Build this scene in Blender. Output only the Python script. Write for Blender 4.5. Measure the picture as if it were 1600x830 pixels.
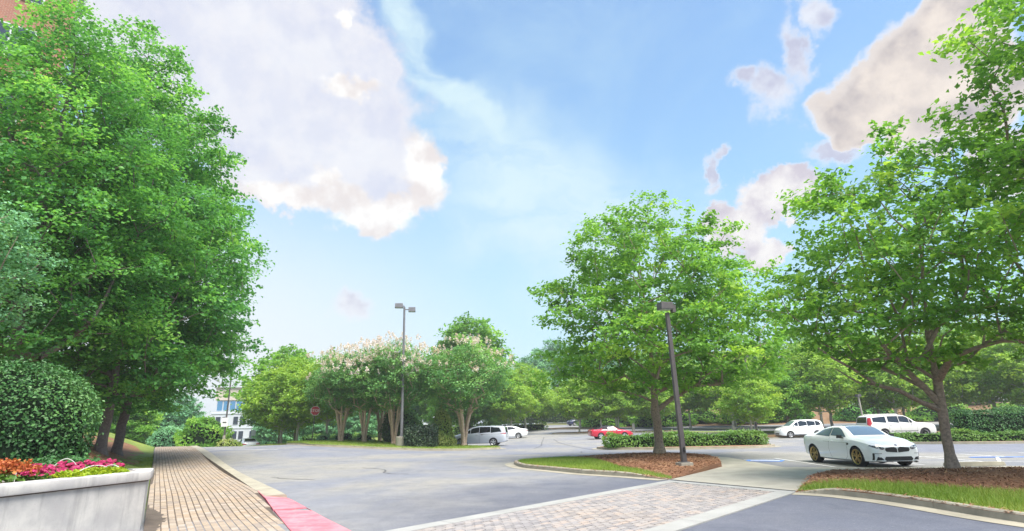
import bpy, bmesh, math, random
import numpy as np
from mathutils import Vector, Matrix
from mathutils.geometry import delaunay_2d_cdt
from mathutils.bvhtree import BVHTree

for o in list(bpy.data.objects):
    bpy.data.objects.remove(o)
scene = bpy.context.scene
COL = scene.collection
PI = math.pi
rnd = random.Random(7)

# ------------------------------------------------------------------ camera
PITCH, ROLL, EYE = math.atan(252 / 900), math.radians(1.3), 1.6
cd = bpy.data.cameras.new('camera')
cd.sensor_fit = 'HORIZONTAL'
cd.sensor_width = 36.0
cd.lens = 36.0 * 900 / 1600
cd.clip_start = 0.1
cd.clip_end = 6000
cam = bpy.data.objects.new('camera', cd)
COL.objects.link(cam)
cam.matrix_world = (Matrix.Translation((0, 0, EYE)) @ Matrix.Rotation(PI / 2 + PITCH, 4, 'X')
                    @ Matrix.Rotation(ROLL, 4, 'Z').inverted())
scene.camera = cam

# ------------------------------------------------------------------ light
SUN_EL, SUN_AZ = 64.0, 138.0          # degrees; azimuth from straight ahead, minus = left
sd = bpy.data.lights.new('sun', 'SUN')
sd.energy = 2.3
sd.angle = math.radians(45)
sd.color = (1.0, 0.94, 0.84)
sun = bpy.data.objects.new('sun', sd)
COL.objects.link(sun)
_e, _a = math.radians(SUN_EL), math.radians(SUN_AZ)
to_sun = Vector((math.sin(_a) * math.cos(_e), math.cos(_a) * math.cos(_e), math.sin(_e)))
sun.rotation_euler = (-to_sun).to_track_quat('-Z', 'Y').to_euler()

scene.view_settings.view_transform = 'Standard'
scene.view_settings.look = 'None'
scene.view_settings.gamma = 1.0
scene.view_settings.use_curve_mapping = False
scene.view_settings.exposure = 2.05
EXPO = 2.0 ** scene.view_settings.exposure


def lin(c):
    """sRGB 0-255 -> linear"""
    return tuple(((v / 255 / 12.92) if v / 255 <= 0.04045 else ((v / 255 + 0.055) / 1.055) ** 2.4) for v in c)


# ------------------------------------------------------------------ sky
world = bpy.data.worlds.new('World')
scene.world = world
world.use_nodes = True
wn, wl = world.node_tree.nodes, world.node_tree.links
wn.clear()
SKYSTR = 0.1


class NT:
    def __init__(s, tree):
        s.t, s.n, s.l = tree, tree.nodes, tree.links

    def new(s, typ, **kw):
        n = s.n.new(typ)
        for k, v in kw.items():
            setattr(n, k, v)
        return n

    def put(s, sock, v):
        if isinstance(v, bpy.types.NodeSocket):
            s.l.new(v, sock)
        elif v is not None:
            sock.default_value = v

    def math(s, op, a, b=None, c=None, clamp=False):
        n = s.new('ShaderNodeMath', operation=op, use_clamp=clamp)
        for i, v in enumerate((a, b, c)):
            if v is not None:
                s.put(n.inputs[i], v)
        return n.outputs[0]

    def vmath(s, op, a, b=None):
        n = s.new('ShaderNodeVectorMath', operation=op)
        s.put(n.inputs[0], a)
        if b is not None:
            s.put(n.inputs[1], b)
        return n.outputs['Value'] if op in ('LENGTH', 'DOT_PRODUCT', 'DISTANCE') else n.outputs['Vector']

    def ramp01(s, v, a, b):
        """smoothstep from a (0) to b (1)"""
        n = s.new('ShaderNodeMapRange', interpolation_type='SMOOTHSTEP')
        s.put(n.inputs['Value'], v)
        n.inputs['From Min'].default_value = a
        n.inputs['From Max'].default_value = b
        return n.outputs['Result']

    def noise(s, vec, scale, detail=4, rough=0.5, col=False, dist=0.0):
        n = s.new('ShaderNodeTexNoise')
        if vec is not None:
            s.put(n.inputs['Vector'], vec)
        n.inputs['Scale'].default_value = scale
        n.inputs['Detail'].default_value = detail
        n.inputs['Roughness'].default_value = rough
        n.inputs['Distortion'].default_value = dist
        return n.outputs['Color' if col else 'Fac']

    def mix(s, f, a, b, blend='MIX'):
        n = s.new('ShaderNodeMix', data_type='RGBA', blend_type=blend)
        s.put(n.inputs['Factor'], f)
        for nm, v in (('A', a), ('B', b)):
            sock = [i for i in n.inputs if i.name == nm and i.type == 'RGBA'][0]
            if not isinstance(v, bpy.types.NodeSocket):
                v = tuple(v) + ((1.0,) if len(v) == 3 else ())
            s.put(sock, v)
        return [o for o in n.outputs if o.type == 'RGBA'][0]

    def ramp(s, f, stops):
        n = s.new('ShaderNodeValToRGB')
        s.put(n.inputs['Fac'], f)
        e = n.color_ramp.elements
        while len(e) < len(stops):
            e.new(0.5)
        for el, (p, c) in zip(e, stops):
            el.position = p
            el.color = tuple(c) + (1.0,)
        return n.outputs['Color']


W = NT(world.node_tree)


def skyc(r, g_, b):
    """a sky colour as it should show (sRGB) -> Background colour"""
    return tuple(v / EXPO / SKYSTR for v in lin((r, g_, b)))


tc = W.new('ShaderNodeTexCoord')
direction = tc.outputs['Generated']
sep = W.new('ShaderNodeSeparateXYZ')
W.put(sep.inputs[0], direction)
DEG = 180 / PI
az = W.math('MULTIPLY', W.math('ARCTAN2', sep.outputs[0], sep.outputs[1]), DEG)
el = W.math('MULTIPLY', W.math('ARCSINE', sep.outputs[2]), DEG)
comb = W.new('ShaderNodeCombineXYZ')
W.put(comb.inputs[0], az)
W.put(comb.inputs[1], el)
nish = W.new('ShaderNodeTexSky', sky_type='NISHITA')
nish.sun_disc = False
nish.sun_elevation = _e
nish.sun_rotation = _a
nish.air_density = 1.0
nish.dust_density = 0.6
nish.ozone_density = 1.6
# the blue of the air comes from the sky texture; a thin high veil whitens it towards the horizon
blue = W.mix(1.0, nish.outputs['Color'], tuple(v * 3.1 / EXPO for v in (0.74, 0.84, 0.93)), 'MULTIPLY')
wc = W.noise(direction, 5.0, 4, 0.55, col=True)
wc2 = W.noise(direction, 17.0, 5, 0.65, col=True)


def warp(amp1, amp2):
    a = W.vmath('MULTIPLY', W.vmath('SUBTRACT', wc, (0.5, 0.5, 0.5)), (amp1, amp1, 0))
    b = W.vmath('MULTIPLY', W.vmath('SUBTRACT', wc2, (0.5, 0.5, 0.5)), (amp2, amp2, 0))
    n = W.vmath('ADD', W.vmath('ADD', comb.outputs[0], a), b)
    return n


def ell_field(vec, ells, k=0.25):
    """smooth union of ellipses (az, el, r_az, r_el, tilt); < 1 inside"""
    d = None
    for (a, e_, ra, re, t) in ells:
        m = W.new('ShaderNodeMapping', vector_type='TEXTURE')
        W.put(m.inputs['Vector'], vec)
        m.inputs['Location'].default_value = (a, e_, 0)
        m.inputs['Rotation'].default_value = (0, 0, math.radians(t))
        m.inputs['Scale'].default_value = (ra, re, 1)
        q = W.vmath('LENGTH', m.outputs[0])
        d = q if d is None else W.math('SMOOTH_MIN', d, q, k)
    return d


# cloud groups, as directions in the sky (azimuth, elevation, half sizes, tilt, in degrees)
CL_A = [(-26.7, 31.9, 17.4, 8.9, 0), (-33.9, 37.3, 17.1, 6.9, 0), (-18.2, 28.8, 7.0, 8.0, 0), (-13.9, 34.1, 3.1, 2.1, 0), (-16.6, 24.2, 6.7, 3.9, 0), (-23.3, 22.3, 6.4, 2.6, 0), (-11.4, 23.7, 3.0, 4.0, 0)]
CL_B = [(-16.5, 20.6, 4.7, 1.6, -15), (-22.6, 21.1, 5.0, 1.2, -5), (-13.2, 20.7, 4.8, 1.3, 8), (-9.9, 25.2, 1.8, 3.7, 8), (-9.2, 22.5, 2.0, 1.8, 0), (-14.8, 19.4, 3.5, 1.0, 0), (-16.8, 32.4, 3.0, 0.7, 8), (-18.5, 23.1, 1.8, 1.2, -30), (-19.0, 38.1, 0.9, 0.8, 0)]
CL_C = [(37.3, 27.3, 5.5, 3.6, 25), (42.6, 29.4, 4.4, 3.3, 20), (34.4, 25.8, 3.5, 2.3, 0), (43.3, 25.1, 3.1, 4.1, 0), (39.2, 24.1, 3.4, 1.9, 20), (33.6, 23.9, 2.2, 1.1, 0)]
CL_D = [(26.5, 20.3, 3.7, 1.9, 0), (25.1, 18.7, 2.3, 1.8, 0), (21.7, 17.1, 3.2, 2.1, -30), (19.8, 18.3, 1.5, 1.3, 0), (24.8, 14.3, 2.2, 1.5, 0), (40.1, 22.2, 3.5, 1.8, 10), (43.8, 18.3, 2.1, 3.2, 0), (37.4, 22.3, 2.6, 1.2, 15)]
CL_E = [(27.2, 28.3, 2.8, 1.7, -35), (24.8, 30.2, 1.3, 1.0, 0), (30.0, 31.4, 1.1, 3.2, 5), (32.1, 34.5, 1.2, 1.6, 0), (21.1, 23.9, 1.0, 0.6, 30), (31.5, 22.8, 2.3, 0.9, 0), (20.3, 22.4, 0.5, 1.3, 20), (-15.6, 11.6, 1.5, 1.0, 5), (20.5, 20.9, 0.8, 0.6, 0)]
CL_V = [(-6.8, 34.3, 18.1, 2.5, -42), (-11.2, 38.5, 11.4, 1.8, -35), (4.2, 20.9, 17.0, 9.4, -30)]
wA = warp(10.0, 5.0)
wS = warp(5.0, 4.5)
wV = warp(14.0, 3.0)
sky = blue
# pale air low over the ground and a wide thin veil
low = W.math('POWER', W.math('SUBTRACT', 1.0, W.math('MAXIMUM', sep.outputs[2], 0.0)), 1.6)
sky = W.mix(W.math('MULTIPLY', low, 0.96), sky, skyc(186, 233, 252))
sky = W.mix(W.math('MULTIPLY', W.math('POWER', low, 7.0), 0.75), sky, skyc(238, 247, 251))
veil_n = W.ramp01(W.noise(direction, 3.0, 6, 0.6, dist=0.6), 0.40, 0.78)
sky = W.mix(W.math('MULTIPLY', veil_n, 0.36), sky, skyc(208, 240, 253))
# bright haze low on the left, where the sky is whitest
dG = ell_field(comb.outputs[0], [(-32.0, 5.0, 42.0, 21.0, 0)])
sky = W.mix(W.math('MULTIPLY', W.ramp01(dG, 1.1, 0.1), 0.9), sky, skyc(246, 251, 254))
dV = ell_field(wV, CL_V)
streak = W.noise(W.vmath('MULTIPLY', wV, (0.06, 0.22, 0)), 1.0, 5, 0.6)
mV = W.math('MULTIPLY', W.ramp01(dV, 1.3, 0.3), W.ramp01(streak, 0.14, 0.60))
sky = W.mix(W.math('MULTIPLY', mV, 0.95), sky, skyc(222, 246, 254))
bil = W.noise(direction, 7.0, 6, 0.6, dist=0.4)
bil2 = W.noise(direction, 20.0, 6, 0.65)
rag = W.math('MULTIPLY', W.math('SUBTRACT', bil2, 0.5), 0.9)
# billows: the same noise a little towards the light; the difference shades their lit and dark sides
rel_a = W.noise(direction, 10.0, 6, 0.58)
rel_b = W.noise(W.vmath('ADD', direction, (0.012, 0.0, 0.028)), 10.0, 6, 0.58)
relief = W.ramp01(W.math('SUBTRACT', rel_a, rel_b), -0.13, 0.13)
# big soft cloud on the left
dA = ell_field(wA, CL_A)
dA = W.math('ADD', dA, W.math('MULTIPLY', rag, 0.35))
mA = W.ramp01(dA, 1.06, 0.82)
colA = W.mix(W.math('ADD', W.math('MULTIPLY', W.ramp01(bil, 0.32, 0.68), 0.5), W.math('MULTIPLY', relief, 0.5)), skyc(224, 227, 244), skyc(251, 251, 254))
colA = W.mix(W.math('MULTIPLY', W.ramp01(bil2, 0.40, 0.70), 0.45), colA, skyc(248, 246, 250))
colA = W.mix(W.ramp01(dA, 0.72, 1.0), colA, skyc(246, 243, 248))
sky = W.mix(W.math('MULTIPLY', mA, 0.92), sky, colA)
dB = W.math('ADD', ell_field(wS, CL_B), W.math('MULTIPLY', rag, 0.9))
mB = W.ramp01(dB, 1.35, 0.65)
colB = W.mix(relief, skyc(240, 233, 232), tuple(1.1 * v for v in skyc(255, 255, 253)))
sky = W.mix(W.math('MULTIPLY', mB, 0.96), sky, colB)
# cumulus on the right: white tops, mauve-grey folds
dD = W.math('ADD', ell_field(wS, CL_D), W.math('MULTIPLY', rag, 0.5))
mD = W.ramp01(dD, 1.10, 0.80)
colD = W.mix(relief, skyc(214, 207, 219), skyc(255, 252, 250))
colD = W.mix(W.ramp01(dD, 0.80, 1.05), colD, skyc(252, 248, 250))
sky = W.mix(W.math('MULTIPLY', mD, 0.97), sky, colD)
dE = W.math('ADD', ell_field(wS, CL_E), W.math('MULTIPLY', rag, 1.6))
mE = W.ramp01(dE, 1.5, 0.5)
sky = W.mix(W.math('MULTIPLY', mE, 0.85), sky, W.mix(W.math('MULTIPLY', W.math('SUBTRACT', 1.0, relief), W.ramp01(dE, 1.1, 0.5)), skyc(244, 246, 253), skyc(206, 204, 222)))
# grey-beige cloud with a bright rim
dC = W.math('ADD', ell_field(warp(6.0, 2.6), CL_C), W.math('MULTIPLY', rag, 0.22))
shade = W.math('ADD', W.math('MULTIPLY', W.noise(direction, 6.0, 5, 0.55), 0.7), W.math('MULTIPLY', bil2, 0.3))
colC = W.mix(W.math('ADD', W.math('MULTIPLY', W.ramp01(shade, 0.38, 0.60), 0.65), W.math('MULTIPLY', relief, 0.35)), skyc(180, 175, 182), skyc(249, 238, 228))
colC = W.mix(W.ramp01(dC, 0.70, 0.98), colC, skyc(234, 226, 222))
sky = W.mix(W.math('MULTIPLY', W.ramp01(dC, 1.16, 1.0), 0.75), sky, skyc(246, 246, 252))
sky = W.mix(W.ramp01(dC, 1.05, 0.96), sky, colC)
# the same broken cloud goes on round the rest of the sky
away = W.ramp01(W.math('ABSOLUTE', az), 52.0, 75.0)
cn = W.ramp01(W.noise(direction, 2.6, 8, 0.55, dist=0.3), 0.50, 0.60)
mO = W.math('MULTIPLY', W.math('MULTIPLY', away, cn), W.ramp01(sep.outputs[2], 0.02, 0.2))
sky = W.mix(W.math('MULTIPLY', mO, 0.9), sky, colD)
bg = W.new('ShaderNodeBackground')
W.put(bg.inputs['Color'], sky)
bg.inputs['Strength'].default_value = SKYSTR
wo = W.new('ShaderNodeOutputWorld')
wl.new(bg.outputs[0], wo.inputs['Surface'])
world.cycles.sampling_method = 'MANUAL'
world.cycles.sample_map_resolution = 512


# ------------------------------------------------------------------ materials
def material(name):
    m = bpy.data.materials.new(name)
    m.use_nodes = True
    t = NT(m.node_tree)
    b = t.n['Principled BSDF']
    return m, t, b


def simple(name, c, rough=0.6, metal=0.0, spec=0.5, var=0.0, scale=8.0, bump=0.0, bscale=60.0, coat=0.0):
    m, t, b = material(name)
    b.inputs['Roughness'].default_value = rough
    b.inputs['Metallic'].default_value = metal
    b.inputs['Specular IOR Level'].default_value = spec
    b.inputs['Coat Weight'].default_value = coat
    b.inputs['Coat Roughness'].default_value = 0.04
    if var or bump:
        tcn = t.new('ShaderNodeTexCoord')
        v = tcn.outputs['Object']
    if var:
        f = t.noise(v, scale, 6, 0.62)
        lo = tuple(max(0, x * (1 - var)) for x in c)
        hi = tuple(min(1, x * (1 + var)) for x in c)
        t.put(b.inputs['Base Color'], t.ramp(f, [(0.28, lo), (0.72, hi)]))
    else:
        b.inputs['Base Color'].default_value = tuple(c) + (1,)
    if bump:
        bp = t.new('ShaderNodeBump')
        bp.inputs['Strength'].default_value = bump
        bp.inputs['Distance'].default_value = 0.01
        t.put(bp.inputs['Height'], t.noise(v, bscale, 5, 0.65))
        t.put(b.inputs['Normal'], bp.outputs[0])
    return m


def leaf_mat(name, stops, trans=0.38, rough=0.45, spec=0.35):
    """leaf colour from a per-face tint; light passes through the blade"""
    m, t, b = material(name)
    at = t.new('ShaderNodeAttribute')
    at.attribute_name = 'tint'
    c = t.ramp(at.outputs['Fac'], stops)
    b.inputs['Roughness'].default_value = rough
    b.inputs['Specular IOR Level'].default_value = spec
    t.put(b.inputs['Base Color'], c)
    tr = t.new('ShaderNodeBsdfTranslucent')
    t.put(tr.inputs['Color'], t.mix(1.0, c, (1.25, 1.15, 0.6), 'MULTIPLY'))
    ms = t.new('ShaderNodeMixShader')
    ms.inputs[0].default_value = trans
    t.l.new(b.outputs[0], ms.inputs[1])
    t.l.new(tr.outputs[0], ms.inputs[2])
    t.l.new(ms.outputs[0], t.n['Material Output'].inputs['Surface'])
    return m


def asphalt(name, a, b_, dark, near=None):
    m, t, b = material(name)
    geo = t.new('ShaderNodeNewGeometry')
    p = geo.outputs['Position']
    big = t.noise(p, 0.11, 5, 0.55, dist=0.5)
    mid = t.noise(t.vmath('MULTIPLY', p, (1.0, 0.45, 1)), 0.35, 6, 0.6)
    c = t.mix(t.ramp01(big, 0.36, 0.62), a, b_)
    c = t.mix(t.math('MULTIPLY', t.ramp01(mid, 0.46, 0.66), 0.55), c, dark)
    if near is not None:
        # younger, darker surfacing laid round the crossing
        cx, cy, r, cc = near
        dd = t.vmath('DISTANCE', t.vmath('MULTIPLY', p, (1, 1, 0)), (cx, cy, 0))
        dd = t.math('ADD', dd, t.math('MULTIPLY', t.math('SUBTRACT', t.noise(p, 0.5, 4), 0.5), 5.0))
        c = t.mix(t.math('MULTIPLY', t.ramp01(dd, r, r * 0.45), 0.8), c, cc)
    grain = t.noise(p, 38.0, 5, 0.75)
    gr2 = t.noise(p, 6.0, 6, 0.7)
    blot = t.noise(p, 1.4, 6, 0.68, dist=0.8)
    c = t.mix(t.math('MULTIPLY', t.ramp01(blot, 0.44, 0.70), 0.5), c, t.mix(1.0, c, (1.32, 1.30, 1.26), 'MULTIPLY'))
    c = t.mix(t.math('MULTIPLY', t.ramp01(blot, 0.48, 0.28), 0.6), c, t.mix(1.0, c, (0.74, 0.76, 0.80), 'MULTIPLY'))
    c = t.mix(t.math('MULTIPLY', t.ramp01(grain, 0.3, 0.7), 0.75), c, t.mix(1.0, c, (0.55, 0.56, 0.6), 'MULTIPLY'))
    c = t.mix(t.math('MULTIPLY', t.ramp01(gr2, 0.5, 0.75), 0.3), c, t.mix(1.0, c, (1.35, 1.33, 1.3), 'MULTIPLY'))
    spk = t.noise(p, 15.0, 4, 0.85)
    c = t.mix(t.math('MULTIPLY', t.ramp01(spk, 0.54, 0.66), 0.42), c, (0.05, 0.052, 0.06))
    c = t.mix(t.math('MULTIPLY', t.ramp01(spk, 0.40, 0.30), 0.4), c, (0.42, 0.42, 0.43))
    oil = t.noise(p, 0.9, 3, 0.5, dist=1.5)
    c = t.mix(t.math('MULTIPLY', t.ramp01(oil, 0.66, 0.76), 0.4), c, (0.07, 0.072, 0.08))
    t.put(b.inputs['Base Color'], c)
    b.inputs['Roughness'].default_value = 0.88
    b.inputs['Specular IOR Level'].default_value = 0.2
    bp = t.new('ShaderNodeBump')
    bp.inputs['Strength'].default_value = 0.5
    bp.inputs['Distance'].default_value = 0.006
    t.put(bp.inputs['Height'], grain)
    t.put(b.inputs['Normal'], bp.outputs[0])
    return m


def ground_mat(name, cols, sc=0.6, fine=14.0, rough=0.9, bump=0.6):
    """patchy ground cover: three colours mixed by noise at two scales"""
    m, t, b = material(name)
    geo = t.new('ShaderNodeNewGeometry')
    p = geo.outputs['Position']
    c = t.mix(t.ramp01(t.noise(p, sc, 5, 0.6), 0.35, 0.65), cols[0], cols[1])
    f = t.noise(p, fine, 6, 0.7)
    c = t.mix(t.ramp01(f, 0.45, 0.72), c, cols[2])
    t.put(b.inputs['Base Color'], c)
    b.inputs['Roughness'].default_value = rough
    b.inputs['Specular IOR Level'].default_value = 0.2
    bp = t.new('ShaderNodeBump')
    bp.inputs['Strength'].default_value = bump
    bp.inputs['Distance'].default_value = 0.03
    t.put(bp.inputs['Height'], f)
    t.put(b.inputs['Normal'], bp.outputs[0])
    return m


def tint_mat(name, stops, rough=0.8, spec=0.3, by_object=False, bump=0.3, wear=0.25):
    """stops picked by a per-face tint (or per object), with fine grain"""
    m, t, b = material(name)
    if by_object:
        f = t.new('ShaderNodeObjectInfo').outputs['Random']
    else:
        at = t.new('ShaderNodeAttribute')
        at.attribute_name = 'tint'
        f = at.outputs['Fac']
    geo = t.new('ShaderNodeNewGeometry')
    p = geo.outputs['Position']
    c = t.ramp(f, stops)
    c = t.mix(t.math('MULTIPLY', t.ramp01(t.noise(p, 25, 5, 0.7), 0.4, 0.75), wear), c, t.mix(1.0, c, (0.5, 0.5, 0.52), 'MULTIPLY'))
    c = t.mix(t.math('MULTIPLY', t.ramp01(t.noise(p, 0.5, 4, 0.6), 0.45, 0.62), 0.55), c, t.mix(1.0, c, WARMTH, 'MULTIPLY'))
    t.put(b.inputs['Base Color'], c)
    b.inputs['Roughness'].default_value = rough
    b.inputs['Specular IOR Level'].default_value = spec
    bp = t.new('ShaderNodeBump')
    bp.inputs['Strength'].default_value = bump
    bp.inputs['Distance'].default_value = 0.004
    t.put(bp.inputs['Height'], t.noise(p, 90, 4, 0.7))
    t.put(b.inputs['Normal'], bp.outputs[0])
    return m


WARMTH = (1.06, 0.98, 0.88)
M = {}
M['asphalt'] = asphalt('asphalt', (0.205, 0.216, 0.252), (0.285, 0.275, 0.25), (0.168, 0.182, 0.225),
                       near=(4.5, 12.5, 9.5, (0.098, 0.108, 0.145)))
M['crack'] = simple('tar_crack', (0.05, 0.05, 0.055), 0.8)
M['concrete'] = simple('concrete', (0.33, 0.31, 0.26), 0.85, var=0.2, scale=1.3, bump=0.3, bscale=70)
M['band'] = simple('concrete_band', (0.285, 0.285, 0.275), 0.85, var=0.14, scale=1.6, bump=0.3, bscale=70)
M['gutter'] = simple('gutter_concrete', (0.30, 0.275, 0.215), 0.85, var=0.25, scale=1.2, bump=0.35, bscale=60)
M['kerb'] = simple('kerb_concrete', (0.30, 0.275, 0.215), 0.85, var=0.25, scale=2.2, bump=0.35, bscale=60)
def worn_paint():
    m, t, b = material('red_kerb_paint')
    p = t.new('ShaderNodeNewGeometry').outputs['Position']
    c = t.mix(t.ramp01(t.noise(p, 2.5, 5, 0.6), 0.35, 0.65), (0.50, 0.125, 0.16), (0.62, 0.20, 0.235))
    w = t.noise(p, 9.0, 7, 0.72, dist=0.6)
    c = t.mix(t.math('MULTIPLY', t.ramp01(w, 0.57, 0.66), 0.7), c, (0.36, 0.32, 0.28))
    c = t.mix(t.math('MULTIPLY', t.ramp01(t.noise(p, 26.0, 4, 0.7), 0.58, 0.7), 0.5), c, (0.16, 0.10, 0.10))
    t.put(b.inputs['Base Color'], c)
    b.inputs['Roughness'].default_value = 0.8
    return m


M['pinkpaint'] = worn_paint()
M['grass_soil'] = ground_mat('grass_base', ((0.12, 0.19, 0.035), (0.18, 0.235, 0.05), (0.22, 0.22, 0.075)))
M['mulch'] = ground_mat('mulch', ((0.23, 0.115, 0.068), (0.29, 0.155, 0.085), (0.14, 0.07, 0.045)), 0.9, 22)
M['straw'] = ground_mat('pine_straw', ((0.19, 0.115, 0.07), (0.23, 0.145, 0.085), (0.12, 0.085, 0.045)), 0.3, 5)
M['ground'] = ground_mat('far_ground', ((0.09, 0.12, 0.045), (0.13, 0.14, 0.06), (0.16, 0.12, 0.07)), 0.06, 2)
M['white_line'] = simple('white_road_paint', (0.62, 0.62, 0.62), 0.7, var=0.22, scale=6)
M['blue_line'] = simple('blue_road_paint', (0.06, 0.22, 0.72), 0.6, var=0.22, scale=6)
def cast_stone():
    m, t, b = material('cast_stone')
    p = t.new('ShaderNodeNewGeometry').outputs['Position']
    c = t.mix(t.ramp01(t.noise(p, 2.2, 6, 0.62), 0.32, 0.68), (0.37, 0.36, 0.36), (0.50, 0.485, 0.465))
    st = t.noise(t.vmath('MULTIPLY', p, (5.0, 5.0, 0.55)), 1.0, 6, 0.65)
    c = t.mix(t.math('MULTIPLY', t.ramp01(st, 0.50, 0.70), 0.5), c, (0.24, 0.235, 0.235))
    pit = t.noise(p, 55.0, 4, 0.7)
    c = t.mix(t.math('MULTIPLY', t.ramp01(pit, 0.60, 0.72), 0.5), c, (0.20, 0.19, 0.18))
    t.put(b.inputs['Base Color'], c)
    b.inputs['Roughness'].default_value = 0.85
    bp = t.new('ShaderNodeBump')
    bp.inputs['Strength'].default_value = 0.35
    bp.inputs['Distance'].default_value = 0.006
    t.put(bp.inputs['Height'], pit)
    t.put(b.inputs['Normal'], bp.outputs[0])
    return m


M['stone'] = cast_stone()
M['soil'] = ground_mat('planting_soil', ((0.07, 0.045, 0.03), (0.10, 0.06, 0.04), (0.17, 0.11, 0.08)), 3, 40)
M['brick_obj'] = tint_mat('paver', [(0.0, (0.25, 0.208, 0.175)), (0.35, (0.30, 0.248, 0.20)), (0.7, (0.32, 0.255, 0.19)), (1.0, (0.355, 0.305, 0.26))], by_object=True)
M['brick_far'] = tint_mat('paver_run', [(0.0, (0.25, 0.208, 0.175)), (0.35, (0.30, 0.248, 0.20)), (0.7, (0.32, 0.255, 0.19)), (1.0, (0.355, 0.305, 0.26))])
M['cw_obj'] = tint_mat('crossing_paver', [(0.0, (0.205, 0.195, 0.20)), (0.45, (0.265, 0.25, 0.25)), (0.8, (0.30, 0.275, 0.262)), (1.0, (0.33, 0.275, 0.245))], by_object=True)
M['cw_far'] = tint_mat('crossing_paver_run', [(0.0, (0.205, 0.195, 0.20)), (0.45, (0.265, 0.25, 0.25)), (0.8, (0.30, 0.275, 0.262)), (1.0, (0.33, 0.275, 0.245))])
M['joint'] = simple('joint_sand', (0.085, 0.066, 0.052), 0.95, var=0.3, scale=4)
M['bark'] = simple('bark', (0.27, 0.21, 0.165), 0.9, var=0.45, scale=14, bump=0.9, bscale=22)
M['bark_dark'] = simple('dark_bark', (0.15, 0.115, 0.11), 0.9, var=0.4, scale=12, bump=0.9, bscale=20)
M['bark_pale'] = simple('pale_bark', (0.52, 0.48, 0.43), 0.85, var=0.25, scale=10, bump=0.4, bscale=20)
M['bark_myrtle'] = simple('myrtle_bark', (0.50, 0.36, 0.27), 0.75, var=0.3, scale=7, bump=0.4, bscale=16)
G_MAPLE = [(0.0, (0.088, 0.219, 0.041)), (0.45, (0.167, 0.385, 0.064)), (0.8, (0.263, 0.508, 0.083)), (1.0, (0.392, 0.612, 0.11))]
G_DEEP = [(0.0, (0.055, 0.195, 0.061)), (0.45, (0.112, 0.334, 0.084)), (0.8, (0.195, 0.482, 0.105)), (1.0, (0.297, 0.576, 0.129))]
G_LIME = [(0.0, (0.138, 0.285, 0.046)), (0.5, (0.242, 0.435, 0.059)), (1.0, (0.397, 0.569, 0.091))]
G_BLUE = [(0.0, (0.086, 0.238, 0.12)), (0.5, (0.151, 0.367, 0.185)), (1.0, (0.259, 0.518, 0.259))]
G_MYRT = [(0.0, (0.084, 0.229, 0.073)), (0.5, (0.146, 0.344, 0.105)), (1.0, (0.269, 0.479, 0.134))]
M['leaf_maple'] = leaf_mat('maple_leaf', G_MAPLE, 0.5)
M['leaf_deep'] = leaf_mat('deep_leaf', G_DEEP, 0.5)
M['leaf_lime'] = leaf_mat('lime_leaf', G_LIME, 0.45)
M['leaf_blue'] = leaf_mat('blue_green_leaf', G_BLUE, 0.3)
M['leaf_myrtle'] = leaf_mat('myrtle_leaf', G_MYRT, 0.35)
M['leaf_holly'] = leaf_mat('holly_leaf', [(0.0, (0.03, 0.095, 0.03)), (0.55, (0.055, 0.16, 0.045)), (1.0, (0.12, 0.26, 0.07))], 0.2, 0.42, 0.3)
M['leaf_box'] = leaf_mat('box_leaf', [(0.0, (0.07, 0.17, 0.03)), (0.55, (0.12, 0.26, 0.045)), (1.0, (0.21, 0.35, 0.075))], 0.3)
M['leaf_dark'] = leaf_mat('dark_hedge_leaf', [(0.0, (0.014, 0.035, 0.022)), (0.6, (0.028, 0.06, 0.03)), (1.0, (0.06, 0.11, 0.045))], 0.15)
M['leaf_gold'] = leaf_mat('gold_leaf', [(0.0, (0.15, 0.27, 0.045)), (0.5, (0.26, 0.36, 0.075)), (1.0, (0.44, 0.48, 0.17))], 0.3)
M['grass'] = leaf_mat('grass_blade', [(0.0, (0.12, 0.22, 0.03)), (0.5, (0.21, 0.32, 0.045)), (1.0, (0.34, 0.38, 0.10))], 0.35, 0.6)
M['chip'] = leaf_mat('mulch_chip', [(0.0, (0.13, 0.062, 0.038)), (0.4, (0.25, 0.125, 0.072)), (0.8, (0.34, 0.19, 0.105)), (1.0, (0.46, 0.32, 0.21))], 0.02, 0.85, 0.2)
M['bloom'] = leaf_mat('pale_pink_bloom', [(0.0, (0.58, 0.50, 0.50)), (0.6, (0.70, 0.62, 0.61)), (1.0, (0.78, 0.74, 0.68))], 0.4, 0.7)
M['bloom_pink'] = leaf_mat('pink_bloom', [(0.0, (0.68, 0.58, 0.64)), (1.0, (0.78, 0.73, 0.75))], 0.4, 0.7)
M['magenta'] = leaf_mat('magenta_petal', [(0.0, (0.22, 0.004, 0.045)), (0.6, (0.36, 0.008, 0.09)), (1.0, (0.50, 0.06, 0.18))], 0.25, 0.6)
M['orange'] = leaf_mat('orange_plume', [(0.0, (0.32, 0.06, 0.025)), (0.5, (0.48, 0.13, 0.04)), (1.0, (0.58, 0.25, 0.07))], 0.25, 0.6)
M['chartreuse'] = leaf_mat('chartreuse_leaf', [(0.0, (0.16, 0.27, 0.01)), (0.5, (0.29, 0.40, 0.015)), (1.0, (0.42, 0.50, 0.03))], 0.35, 0.6)
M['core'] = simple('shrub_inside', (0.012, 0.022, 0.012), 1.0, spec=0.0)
M['bronze'] = simple('bronze_paint', (0.10, 0.09, 0.095), 0.5, metal=0.2, var=0.25, scale=3)
M['grey_pole'] = simple('grey_pole_paint', (0.17, 0.17, 0.185), 0.5, metal=0.2, var=0.2, scale=3)
M['lamp_glass'] = simple('lamp_lens', (0.5, 0.52, 0.55), 0.25)
M['sign_red'] = simple('sign_red', (0.40, 0.022, 0.035), 0.45, var=0.15, scale=6)
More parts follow.
